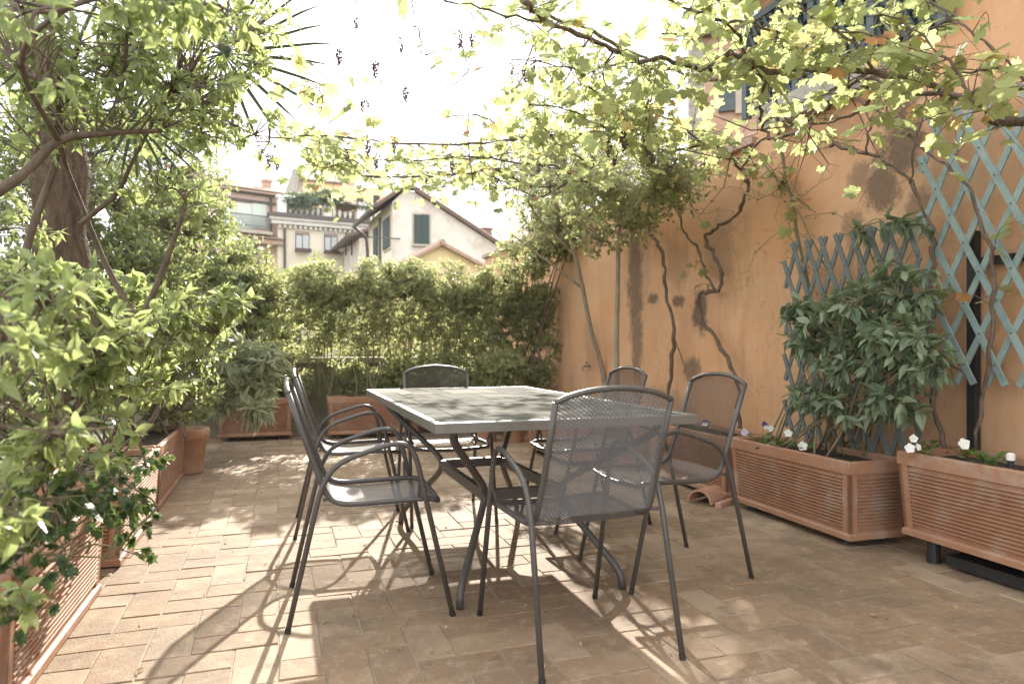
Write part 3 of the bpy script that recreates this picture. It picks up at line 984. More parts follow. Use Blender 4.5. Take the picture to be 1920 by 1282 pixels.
# ================================================================== chairs
def mesh_panel(P_, N_, nu, nv, fill, inset, tl=.0011):
    """expanded metal: zigzag strands, each turned a little; P_(u,v) and N_(u,v) give the sheet"""
    mb = MB()
    vs, fs = [], []
    for j in range(nv):
        for i in range(nu):
            u0, u1 = i / nu, (i + 1) / nu
            s = 1 if (i + j) % 2 == 0 else -1
            va = (j + .5 - .5 * s) / nv
            vb = (j + .5 + .5 * s) / nv
            hwid = fill / nv * .5
            n = len(vs)
            for u, v in ((u0, va), (u1, vb)):
                if not inset(u, min(max(v, 0), 1)):
                    pass
                q0 = P_(u, min(max(v - hwid, 0), 1)); q1 = P_(u, min(max(v + hwid, 0), 1)); nn = N_(u, v)
                vs += [q0 - nn * tl, q1 + nn * tl]
            fs.append((n, n + 2, n + 3, n + 1))
    return mb.add(vs, fs)
M_cap = mk('black plastic cap', (.015, .015, .015), .5, bstr=0)
CHB = .202      # half width of the back
def make_chair(label):
    c = empty('mesh_chair', (0, 0, 0), label, 'chair', 0, 'mesh armchairs round the table')
    for sx in (-1, 1):
        pts = [(sx * .241, .293, 0), (sx * .236, .150, .625), (sx * .236, .085, .652), (sx * .238, -.125, .585), (sx * .236, -.180, .50), (sx * .245, -.293, 0)]
        MB().tube(bent([pts[0], pts[1], pts[2], pts[3], pts[4], pts[5]], .07, 6), .0098, 10).link('arm_and_legs', M_metal, c, None, True)
        for q0, q1 in (((sx * .241, .293, 0), (sx * .2408, .2888, .018)), ((sx * .245, -.293, 0), (sx * .2446, -.289, .018))):
            MB().tube([q0, q1], .0108, 10).link('foot_cap', M_cap, c)
    # frame of the back and the seat in one bent tube
    zt, zs = .835, .430
    yb = lambda z: lerp(-.155, -.292, (z - zs) / (zt - zs))
    half = [(0, yb(zt) - .010, zt + .036), (.08, yb(zt) - .010, zt + .031), (.15, yb(zt) - .007, zt + .017), (CHB, yb(zt), zt - .004)]
    arch = [(-x, y, z) for x, y, z in reversed(half[1:])] + half
    side_r = [(CHB, yb(zt), zt - .004), (CHB, yb(.62), .62), (CHB + .004, -.157, .452), (CHB + .010, -.10, .428), (CHB + .014, .20, .436), (CHB + .002, .243, .424)]
    side_l = [(-x, y, z) for x, y, z in reversed(side_r)]
    MB().tube(smooth_path(arch, 4), .0108, 10, flat=.85).link('back_arch', M_metal, c, None, True)
    for sd_pts in (side_r, side_l):
        MB().tube(bent(sd_pts, .05, 5), .0102, 10).link('side_rail', M_metal, c, None, True)
    MB().tube(smooth_path([(-CHB - .002, .243, .424), (-.1, .252, .416), (0, .254, .414), (.1, .252, .416), (CHB + .002, .243, .424)], 4), .0102, 10).link('front_rail', M_metal, c, None, True)
    for q0, q1, r_ in (((.236, -.168, .455), (CHB, -.150, .455), .007), ((.238, .17, .50), (CHB + .012, .17, .436), .006)):
        for sx in (-1, 1):
            MB().tube([(sx * q0[0], q0[1], q0[2]), (sx * q1[0], q1[1], q1[2])], r_, 6).link('bracket', M_metal, c)
    def PB(u, v):
        x = lerp(-CHB + .004, CHB - .004, u)
        ztop = zt + .033 - .036 * (x / CHB) ** 2
        z = lerp(.46, ztop, v)
        return Vector((x, yb(min(z, zt)) - .004 - .012 * (1 - (x / CHB) ** 2), z))
    nb = Vector((0, .94, .34)).normalized()
    mesh_panel(PB, lambda u, v: nb, 56, 66, .52, lambda u, v: True).link('back_mesh', M_mesh, c)
    # seat sheet: curls up into the back, rolls down at the front
    prof = smooth_path([(0, yb(.46) - .002, .462), (0, -.145, .438), (0, -.115, .425), (0, -.02, .416), (0, .10, .420), (0, .20, .430), (0, .243, .424)], 5)
    cum = [0]
    for a_, b_ in zip(prof, prof[1:]): cum.append(cum[-1] + (b_ - a_).length)
    def PS(u, v):
        d = v * cum[-1]
        for k in range(len(prof) - 1):
            if d <= cum[k + 1] or k == len(prof) - 2:
                q = lerp(prof[k], prof[k + 1], (d - cum[k]) / max(1e-9, cum[k + 1] - cum[k])); break
        hwid = CHB + .008
        x = lerp(-hwid, hwid, u)
        dip = .010 * (1 - (x / hwid) ** 2) * min(1, max(0, v * 4)) * min(1, (1 - v) * 6)
        return Vector((x, q.y, q.z - dip))
    mesh_panel(PS, lambda u, v: UP, 60, 74, .74, lambda u, v: True, .0003).link('seat_mesh', M_mesh, c)
    return c
ch0 = make_chair('nearest dark mesh armchair, its back to us at the near end of the table')
kids_of()
chairs = [((.211, 2.423), -.372, None),
          ((-.567, 2.755), 1.296, 'dark mesh armchair seen from the side, front one of the two left of the table'),
          ((-.905, 3.93), 1.30, 'dark mesh armchair left of the table, half hidden behind the front one'),
          ((.675, 3.153), -1.914, 'dark mesh armchair at the right of the table, beside the planter with the shrub'),
          ((.415, 4.06), -1.95, 'dark mesh armchair right of the table, the farther one by the vine trunks'),
          ((-.402, 4.19), T + math.pi + .03, 'dark mesh armchair at the far end of the table, facing us before the hedge')]
for (x, y), a, lab in chairs:
    o = ch0 if lab is None else copy_tree(ch0)
    if lab: o['label'] = lab
    o.location = (x, y, 0); o.rotation_euler = (0, 0, -a)

# ================================================================== planters
M_terra = mk('terracotta plastic', (.315, .155, .086), .55, (.365, .195, .118), 7, bscale=90, bstr=.12, dirt=(.40, .30, .235), dscale=5.5, spec=.35)
M_pot = mk('clay pot', (.46, .235, .14), .85, (.40, .20, .125), 8, bscale=50, bstr=.2, dirt=(.52, .38, .28), dscale=5)
M_black = mk('black plastic tray', (.02, .02, .02), .5, bstr=.05)
def planter(loc, rz, label, Lp=1.0, Wp=.38, Hp=.39, feet=0.0, cat='planter'):
    """ribbed trough; local x along its length, y across"""
    r = empty('ribbed_planter', loc, label, cat, rz, 'ribbed terracotta planters')
    a, b = Lp / 2, Wp / 2
    tp = .030
    zt = Hp - .062
    body = MB()
    body.frustum((-a + tp, a - tp, -b + tp, b - tp), (-a + .012, a - .012, -b + .012, b - .012), .034, zt)
    n = 15
    for k in range(n):
        z = lerp(.062, zt - .022, k / (n - 1))
        t = (z - .034) / (zt - .034)
        ins = lerp(tp, .012, t)
        x, y = a - ins, b - ins
        h = .0058
        for sgn in (-1, 1):
            # long sides
            for (p0, p1, nn) in (((-x + .045, sgn * y), (x - .045, sgn * y), (0, sgn)), ((sgn * x, -y + .04), (sgn * x, y - .04), (sgn, 0))):
                vs = []
                for q in (p0, p1):
                    for dz, o in ((-h, -.001), (-h * .5, .0125), (h * .5, .0125), (h, -.001)):
                        vs.append((q[0] + nn[0] * o, q[1] + nn[1] * o, z + dz))
                body.add(vs, [(0, 1, 5, 4), (1, 2, 6, 5), (2, 3, 7, 6), (0, 3, 2, 1), (4, 5, 6, 7)])
    for sx in (-1, 1):
        for sy in (-1, 1):
            for (w_, d_) in ((.042, .0085), (.0085, .038)):
                f0 = [sx * (a - tp) + sx * .0085, sx * (a - tp) - sx * w_, sy * (b - tp) + sy * .0085, sy * (b - tp) - sy * d_]
                f1 = [sx * (a - .012) + sx * .0085, sx * (a - .012) - sx * w_, sy * (b - .012) + sy * .0085, sy * (b - .012) - sy * d_]
                o = lambda q: (min(q[:2]), max(q[:2]), min(q[2:]), max(q[2:]))
                body.frustum(o(f0), o(f1), .0345, zt - .0005)
    body.link('ribbed_body', M_terra, r)
    MB().cbox(-a + tp - .016, a - tp + .016, -b + tp - .016, b - tp + .016, 0, .0338, .010).link('base_moulding', M_terra, r)
    rim = MB()
    w_ = .034
    z0 = zt + .0005
    for q in ((-a, a, -b, -b + w_), (-a, a, b - w_, b), (-a, -a + w_, -b + w_, b - w_), (a - w_, a, -b + w_, b - w_)):
        rim.cbox(*q, z0, Hp, .006)
    rim.link('rim', M_terra, r)
    so = MB()
    rg = random.Random(int(loc[0] * 1000))
    nx, ny = 26, 9
    vs = [(lerp(-a + w_, a - w_, i / nx), lerp(-b + w_, b - w_, j / ny), Hp - .035 + (rg.uniform(-.008, .010) if 0 < i < nx and 0 < j < ny else 0)) for j in range(ny + 1) for i in range(nx + 1)]
    so.add(vs, [(j * (nx + 1) + i, j * (nx + 1) + i + 1, (j + 1) * (nx + 1) + i + 1, (j + 1) * (nx + 1) + i) for j in range(ny) for i in range(nx)])
    so.link('soil', M_soil, r)
    if feet:
        for sx in (-1, 1):
            for sy in (-1, 1):
                MB().lathe([(.03, -feet), (.027, -.001)], 12, (sx * (a - .12), sy * (b - .09))).link('foot', M_black, r)
    return r
RZ = -T + R(90)      # long axis along the wall
def wp(a0, b0, b1, z, label, feet, da=.0):
    """planter along the right wall: a0 = its front face, b0..b1 = its near and far end"""
    return planter(G(a0 + .19, (b0 + b1) / 2, z), RZ + da, label, b1 - b0, feet=feet)
wp(2.775, 1.57, 2.575, .115, 'ribbed terracotta planter nearest at the right, raised on black feet, with white pansies', .113, -.03)
MB().box(2.83, 3.12, 1.55, 2.40, .02, .075, GM)
tr = MB().box(2.86, 3.12, 1.50, 2.38, .012, .06, GM).box(2.86, 3.12, 1.5, 1.52, .0, .0118, GM)
tag(tr.link('planter_tray', M_black), 'black tray on the bricks under the nearest right planter', 'tray')
wp(2.665, 2.72, 3.725, .04, 'ribbed terracotta planter holding the leafy shrub before the dark trellis', .038, -.03)
wp(2.70, 3.80, 4.80, .03, 'ribbed terracotta planter along the orange wall behind the right chair', .028)
wp(2.70, 4.95, 5.95, .03, 'ribbed terracotta planter along the orange wall by the vine trunks', .028)
wp(2.24, 5.30, 6.28, .05, 'ribbed terracotta planter standing out from the wall beyond the far right chair', .048)
# left row
wp(-1.045, 2.16, 3.235, .01, 'ribbed terracotta planter nearest at the left, striped with sunlight', .0)
wp(-1.04, 3.54, 4.58, .01, 'second ribbed terracotta planter along the left edge', .0)
wp(-1.05, 4.68, 5.86, .01, 'third ribbed terracotta planter on the left beside the round pot', .0)
# far row
for x0, x1, b, lab, da in ((-.62, .15, 8.02, 'ribbed terracotta planter at the far left corner under the oleander', .02), (.50, 1.50, 7.88, 'ribbed terracotta planter under the hedge left of the far chair', -.03),
                           (1.55, 2.3, 8.1, 'ribbed terracotta planter under the hedge behind the far chair', 0), (2.32, 3.1, 8.1, 'ribbed terracotta planter under the hedge in the far right corner', 0)):
    planter(G((x0 + x1) / 2, b, .05), -T + da, lab, x1 - x0, .36, .40, .048)
# round pots
def pot(loc, r, h, label, tilt=0):
    o = empty('clay_pot', loc, label, 'pot', 0, 'round clay pots')
    p = [(r * .68, 0), (r * .72, h * .05), (r * .86, h * .74), (r * .90, h * .75), (r * .93, h * .79), (r * .99, h * .82), (r, h * .97), (r * .97, h), (r * .86, h), (r * .84, h * .9)]
    MB().lathe(p, 28).link('pot', M_pot, o, None, True)
    MB().lathe([(r * .84, h * .88), (r * .01, h * .9)], 20, caps=False).link('soil', M_soil, o)
    return o
pot(G(-.70, 6.05), .185, .35, 'round clay pot at the far end of the left planter row')
pot(G(-.86, 6.62), .16, .30, 'round clay pot farther back, half behind the first pot at the left')
pot(G(2.07, 7.10), .15, .22, 'low round clay pot beyond the table, left of the two by the hedge')
pot(G(2.34, 6.95), .14, .20, 'small round clay pot beyond the table beside the far right planter')
pot(G(-.88, 3.39), .11, .22, 'small clay pot squeezed between two left planters')
# curved roof tile leaning on the bricks
rt_ = FL(1335, 938)
o = empty('loose_roof_tile', rt_, 'curved terracotta roof tile lying on the bricks behind the right chair', 'roof tile', -T + .5)
mb = MB()
n = 10
vs = []
for k in range(2):
    for i in range(n + 1):
        an = math.pi * i / n
        for rr in (.085, .072):
            vs.append((-.17 + .40 * k, rr * math.cos(an) * (1 - .12 * k), .012 + rr * math.sin(an) * (1 - .12 * k)))
m_ = 2 * (n + 1)
fs = []
for i in range(n):
    a0 = 2 * i
    fs += [(a0, a0 + 2, m_ + a0 + 2, m_ + a0), (a0 + 1, m_ + a0 + 1, m_ + a0 + 3, a0 + 3), (a0, a0 + 1, a0 + 3, a0 + 2), (m_ + a0, m_ + a0 + 2, m_ + a0 + 3, m_ + a0 + 1)]
fs += [(0, m_, m_ + 1, 1), (2 * n, 2 * n + 1, m_ + 2 * n + 1, m_ + 2 * n)]
mb.add(vs, fs).link('curved_shell', M_pot, o, None, False)
MB().cbox(-.16, .10, -.14, -.10, 0, .03, .004).link('broken_rim', M_pot, o)

# ================================================================== trellises and their post
def trellis(name, label, a0, b0, b1, z0, z1, wd, hg, mat, sw, lean=0.0):
    o = empty(name, G(a0, (b0 + b1) / 2, z0), label, 'trellis')
    sl = hg / wd
    H_ = z1 - z0
    lines = []
    for fam in (1, -1):
        k = -40
        while k < 60:
            c = b0 + k * wd + (0 if fam > 0 else wd * .5)
            # b = c + fam * (z - z0) / sl
            zs = sorted([z0 + fam * (b0 - .02 - c) * sl, z0 + fam * (b1 + .02 - c) * sl])
            za, zb = max(z0, zs[0]), min(z1, zs[1])
            k += 1
            if zb - za < hg * .3: continue
            lines.append((fam, c, za, zb))
    for fam, c, za, zb in lines:
        dz = .02
        za -= dz; zb += dz
        ba, bb = c + fam * (za - z0) / sl, c + fam * (zb - z0) / sl
        q0, q1 = G(a0 + lean * (zb - z0) * 0, ba, za), G(a0, bb, zb)
        d = (q1 - q0).normalized()
        off = SID * (-.0105 if fam > 0 else 0)
        s = d.cross(SID).normalized() * sw / 2
        MB().extr([q0 + s + off, q0 - s + off, q1 - s + off, q1 + s + off], SID * -.009).link('slat', mat, o, o.location)
    rv = MB()
    for f1, c1, za1, zb1 in lines:
        if f1 < 0: continue
        for f2, c2, za2, zb2 in lines:
            if f2 > 0: continue
            bq = (c1 + c2) / 2
            z = z0 + (bq - c1) * sl
            if za1 < z < zb1 and za2 < z < zb2:
                rv.tube([G(a0 - .0195, bq, z), G(a0 - .0225, bq, z)], .0045, 6)
    tag(rv.link('rivets', M_gutter, o, o.location), kind='stuff')
    return o
M_teal = mk('weathered teal paint', (.24, .31, .30), .75, (.30, .37, .355), 14, bscale=60, bstr=.2, dirt=(.17, .23, .22), dscale=9)
M_bluegrey = mk('dull blue grey paint', (.12, .138, .132), .75, (.155, .172, .164), 14, bscale=60, bstr=.2)
trellis('wall_trellis', 'large teal diamond trellis hung high on the orange wall at the right edge', 3.13, 1.85, 2.715, .84, 2.14, .152, .29, M_teal, .030)
trellis('planter_trellis', 'darker blue grey trellis standing in the planter behind the leafy shrub', 3.04, 2.70, 3.62, .36, 1.62, .118, .29, M_bluegrey, .028)
po = empty('support_post', G(3.16, 2.49, 0), 'black metal post with a crossbar against the orange wall behind the teal trellis', 'post')
MB().box(3.150, 3.188, 2.47, 2.512, 0, 1.55, GM).link('post', M_black, po, po.location)
MB().box(3.155, 3.184, 1.6, 2.4695, 1.38, 1.42, GM).link('crossbar', M_black, po, po.location)

# ================================================================== plants
def bark_mat(name, c0, c1, sc=30, bs=.6):
    return mk(name, c0, .95, c1, sc, bscale=sc * 2.5, bstr=bs, bdist=.01, stretch=(1, 1, .3))
M_bark = bark_mat('brown bark', (.10, .072, .052), (.18, .135, .10))
M_vine = bark_mat('dark vine bark', (.105, .070, .050), (.19, .135, .10), 45, .9)
M_pale = bark_mat('pale bark', (.40, .335, .25), (.28, .235, .17))
M_twig = bark_mat('green brown twig', (.16, .15, .075), (.22, .18, .11))
L_vine = leaf_pair('vine leaf', (.15, .185, .07), (.30, .32, .13), (.60, .66, .29), rough=.42, amount=.6, odd=(.50, .16, .05))
L_big = leaf_pair('broad glossy leaf', (.08, .115, .045), (.22, .26, .11), (.60, .68, .26), rough=.24, amount=.52)
L_laurel = leaf_pair('laurel leaf', (.06, .09, .035), (.19, .225, .095), (.58, .64, .25), rough=.26, amount=.5)
L_hedge = leaf_pair('hedge leaf', (.13, .16, .075), (.32, .34, .16), (.68, .70, .33), rough=.4, amount=.52)
L_dark = leaf_pair('dark green leaf', (.10, .15, .085), (.28, .33, .215), (.28, .36, .15), rough=.40, amount=.3)
L_ivy = leaf_pair('ivy leaf', (.035, .07, .028), (.075, .12, .04), (.20, .30, .05), rough=.4, amount=.32)
L_ole = leaf_pair('oleander leaf', (.20, .23, .14), (.36, .38, .25), (.66, .68, .38), rough=.28, amount=.35)
L_small = leaf_pair('small round leaf', (.12, .145, .055), (.26, .275, .12), (.62, .66, .28), rough=.45, amount=.45)
L_beyond = leaf_pair('garden leaf', (.09, .125, .03), (.20, .22, .06), (.52, .56, .13), rough=.5, amount=.5)
T_ov, T_wide, T_nar, T_lite, T_litew = kinds(.24), kinds(.29), kinds(.095), tmpl_lite(), tmpl_lite(.34)
T_pal = [tmpl_palmate(.16, k) for k in range(3)]
T_ivy = tmpl_lobed()

# ------------------------------------------------------------------ grape vines over the terrace
M_grape = mk('dark grape', (.085, .048, .065), .5, (.16, .10, .10), 60, bstr=0)
def grape_mesh(seed):
    rg = random.Random(seed)
    mb = MB()
    n = rg.randint(26, 40)
    for i in range(n):
        t = rg.random()
        rad = .030 * (1 - .65 * t) * rg.uniform(.3, 1)
        an = rg.uniform(0, 6.28)
        c = Vector((rad * math.cos(an), rad * math.sin(an), -.015 - .10 * t))
        r = rg.uniform(.0055, .0080)
        vs = [c + Vector((0, 0, r))]
        for z, q in ((.45, .89), (-.45, .89)):
            for k in range(6):
                a_ = k * 1.0472 + (z > 0) * .52
                vs.append(c + Vector((math.cos(a_) * q, math.sin(a_) * q, z)) * r)
        vs.append(c - Vector((0, 0, r)))
        fs = [(0, 1 + k, 1 + (k + 1) % 6) for k in range(6)] + [(1 + k, 7 + k, 7 + (k + 1) % 6, 1 + (k + 1) % 6) for k in range(6)] + [(13, 7 + (k + 1) % 6, 7 + k) for k in range(6)]
        mb.add(vs, fs)
    mb.tube([(0, 0, .03), (0, 0, -.06)], .0016, 4)
    return mb.mesh('grape_bunch', M_grape, None, True)
GR = [grape_mesh(k) for k in range(4)]
def vine(name, label, base, canes, density, size, seed, nobj=300, mats=L_vine, tms=T_pal, bunches=(), latlen=(.10, .46), key='pal', bark=M_vine, lr=.0022, droop=.55, group=None, bs=1.0, bare=(), alt=.085):
    """canes = [(points, r0, r1, leaf density factor)]; lateral shoots carry the leaves"""
    rng = np.random.default_rng(seed)
    base = Vector(base)
    root = empty(name, base, label, 'vine', 0, group)
    lat = MB()
    lp = []; ld = []; ln = []; ls = []
    for pts, r0, r1, df in canes:
        r0 *= .8; r1 *= .8
        q = smooth_path(pts, 4)
        q2 = [p + Vector(rng.normal(size=3)) * (.003 + r1 * .42) for p in q]
        q2[0] = q[0]
        rr = radii(len(q2), r0, r1)
        rr = [r * (1 + .17 * rng.normal()) for r in rr]
        cb = MB().tube(q2, rr, 8)
        cb.link('cane', bark, root, base, True)
        if df <= 0: continue
        for a, b in zip(q2, q2[1:]):
            l = (b - a).length
            n = rng.poisson(l * density * df)
            for _ in range(n):
                st = lerp(a, b, rng.random())
                d = Vector(rng.normal(size=3)); d.z = d.z * .45 + .06
                d.normalize()
                ll = rng.uniform(*latlen)
                p1 = st + d * ll * .5 + UP * .04 * ll + Vector(rng.normal(size=3)) * .02
                p2 = st + d * ll + UP * (-.25 * ll) + Vector(rng.normal(size=3)) * .03
                if p2.dot(SID) > 3.12: p2 -= SID * (p2.dot(SID) - 3.08)
                if p1.dot(SID) > 3.12: p1 -= SID * (p1.dot(SID) - 3.08)
                path = smooth_path([st, p1, p2], 3)
                lat.tube(path, radii(len(path), lr, lr * .4), 4, caps=False)
                m = max(1, int(ll / alt + rng.random()))
                for k in range(m):
                    t = (k + .6) / m
                    i = min(int(t * (len(path) - 1)), len(path) - 2)
                    s = lerp(path[i], path[i + 1], t * (len(path) - 1) - i)
                    o = Vector(rng.normal(size=3)); o.z *= .3
                    o.normalize()
                    sz = size * rng.uniform(.5, 1.15)
                    pe = s + o * sz * .9 + UP * -.15 * sz
                    lat.tube([s, pe], .0011, 3, caps=False)
                    lp.append(tuple(pe)); ld.append(tuple(o + UP * -(droop + .5 * rng.normal())))
                    ln.append(tuple(UP + Vector(rng.normal(size=3)) * .55)); ls.append(sz)
    for pts in bare:                       # leafless twigs
        q = smooth_path(pts, 3)
        for _ in range(9):
            st = q[int(rng.integers(0, len(q)))]
            dr = Vector(rng.normal(size=3)); dr.z = dr.z * .5
            p1 = st + dr.normalized() * rng.uniform(.15, .35)
            p2 = p1 + (dr.normalized() + Vector(rng.normal(size=3)) * .7).normalized() * rng.uniform(.1, .35)
            lat.tube([st, p1, p2], [.0042, .003, .0012], 4, caps=False)
            lat.tube([p1, p1 + Vector(rng.normal(size=3)) * .12], [.002, .001], 3, caps=False)
    tag(lat.link('shoots', bark if lr > .002 else M_twig, root, base), kind='stuff')
    ld = np.array(ld); ln = np.array(ln)
    leaves(key, tms, np.array(lp), frames(ld, ln), np.array(ls), mats, root, nobj, rng)
    lat2 = MB()
    for k, p in enumerate(bunches):
        M = Matrix.Translation(Vector(p) - base) @ Matrix.Rotation(rng.uniform(0, 6.28), 4, 'Z') @ Matrix.Scale(bs * rng.uniform(.8, 1.25), 4)
        place('grape_bunch', GR[k % 4], root, M)
        bp = Vector(p); sd3 = Vector(rng.normal(size=3)) * .07
        lat2.tube(smooth_path([bp, bp + UP * .05, bp + UP * .10 + sd3 * .5, bp + UP * .14 + sd3 * 2], 3), .0016, 4)
    if lat2.v: tag(lat2.link('stalks', bark, root, base), kind='stuff')
    return root
def pv(l, z=2.3, a=3.0):
    return [VN(u, v, z, a) for u, v in l]
def pw(l, a=3.1):
    return [WL(u, v, a) for u, v in l]
wallfoot = lambda u, v: (lambda q: Vector((q.x, q.y, 0)))(WL(u, v, 3.1))
# V1: trunk near the middle, its canes run left over the table
c1 = pw([(1258, 800), (1256, 735), (1259, 680), (1263, 620), (1251, 565), (1246, 520), (1238, 470), (1222, 440), (1204, 400), (1180, 375)])
over1 = [c1[-1]] + pv([(1130, 348), (1060, 345), (990, 350), (935, 318), (870, 325), (790, 330), (700, 332), (640, 320), (600, 290), (565, 275)], 2.28)
over1b = pv([(1100, 342), (1040, 312), (960, 305), (880, 292), (800, 300), (720, 300)], 2.25)
over1c = pv([(1240, 288), (1150, 250), (1080, 250), (960, 262), (860, 270), (760, 270), (680, 262), (610, 255), (545, 258), (498, 256)], 2.32)
vine('grape_vine', 'gnarled grape vine whose dark trunk climbs the wall behind the far right chair', c1[0].to_2d().to_3d(),
     [([c1[0].to_2d().to_3d()] + c1, .021, .016, 0), (over1, .016, .006, 1.05), (over1b, .010, .005, 1.1), (over1c, .013, .005, 1.2),
      (pv([(960, 262), (930, 230), (880, 215), (820, 225)], 2.35), .006, .003, .9), (pv([(700, 332), (660, 300), (610, 315), (570, 300)], 2.2), .006, .003, 1.0),
      (pv([(1060, 345), (1010, 370), (950, 345), (900, 320)], 2.15), .009, .004, .5), (pv([(1180, 372), (1120, 320), (1050, 270), (1000, 215)], 2.3), .009, .004, 1.2),
      (pv([(600, 290), (600, 240), (604, 190), (598, 150)], 2.3), .004, .002, .7), (pw([(1262, 625), (1285, 690), (1290, 730)], 3.08), .006, .004, 0),
      (pv([(1040, 330), (960, 322), (880, 330), (800, 322), (720, 335), (650, 318), (590, 300)], 2.72), .009, .004, .9),
      (pv([(1060, 300), (980, 285), (880, 300), (790, 288), (700, 300), (640, 282), (580, 262)], 2.75), .009, .004, .9),
      (pv([(1080, 360), (1000, 345), (920, 360), (840, 345), (770, 355), (720, 345)], 2.6), .009, .004, .7)],
     18.0, .056, 11, 300, bare=[pv([(1130, 348), (1060, 345), (990, 350), (935, 318), (870, 325)], 2.28), pv([(1100, 342), (1040, 312), (960, 305), (880, 292)], 2.25), pv([(1080, 360), (1000, 345), (920, 360)], 2.5), pv([(1040, 330), (960, 322)], 2.7)], bunches=pv([(690, 262), (705, 285), (740, 262), (725, 300), (520, 292), (490, 268), (505, 285), (1010, 300), (1030, 335), (930, 330), (850, 300), (800, 320), (650, 275)], 2.2), bs=.75)
# V2: zigzag trunk
c2 = pw([(1385, 760), (1378, 700), (1345, 640), (1318, 603), (1308, 568), (1318, 549), (1344, 545), (1352, 512), (1338, 480), (1322, 446), (1342, 427), (1374, 411), (1390, 385), (1403, 350), (1397, 330), (1388, 318)])
c2b = pw([(1340, 543), (1320, 510), (1309, 470), (1286, 440), (1274, 410), (1270, 372), (1276, 345)], 3.09)
mid = pv([(1388, 318), (1360, 285), (1330, 272), (1250, 282), (1180, 262), (1120, 232), (1060, 205), (990, 195)], 2.3)
vine('grape_vine', 'zigzag grape vine trunk on the orange wall above the right chairs', c2[0].to_2d().to_3d(),
     [([c2[0].to_2d().to_3d()] + c2, .020, .015, 0), (c2b, .014, .009, .15), (mid, .013, .005, 1.2),
      (pv([(1276, 345), (1262, 320), (1235, 300), (1205, 280), (1210, 230), (1215, 180), (1220, 130)], 2.3), .009, .004, 1.0),
      (pv([(1320, 270), (1260, 225), (1210, 215), (1150, 200), (1090, 150)], 2.35), .008, .004, 1.1),
      (pv([(1388, 318), (1420, 270), (1440, 255)], 2.3), .012, .010, .4),
      (pw([(1400, 345), (1430, 300), (1470, 350), (1530, 400)], 3.09), .006, .003, .25)],
     18.0, .056, 12, 300, bare=[pv([(1388, 318), (1360, 285), (1330, 272), (1250, 282), (1180, 262)], 2.3)], bunches=pv([(1140, 258), (1152, 275), (1215, 250), (1222, 262), (1170, 240), (1250, 320), (1110, 285)], 2.25))
# V3: vine from the right planter, bends left over the wall
c3 = pw([(1775, 850), (1752, 770), (1745, 690), (1744, 600), (1745, 540), (1750, 480), (1744, 430), (1720, 370), (1690, 322), (1650, 296), (1600, 282), (1555, 274)], 3.06)
vine('grape_vine', 'grape vine stem rising beside the dark trellis and bending left across the wall', c3[0],
     [(c3, .015, .011, .08), (pw([(1625, 290), (1630, 240), (1622, 200), (1600, 165)], 3.05), .008, .005, .6),
      (pw([(1560, 275), (1556, 240), (1548, 220)], 3.05), .006, .004, .4),
      (pw([(1705, 345), (1718, 270), (1733, 200), (1740, 160)], 3.05), .006, .004, .6),
      (pw([(1560, 275), (1500, 290), (1480, 330), (1500, 370)], 3.06), .004, .002, .5)],
     7.0, .055, 13, 120)
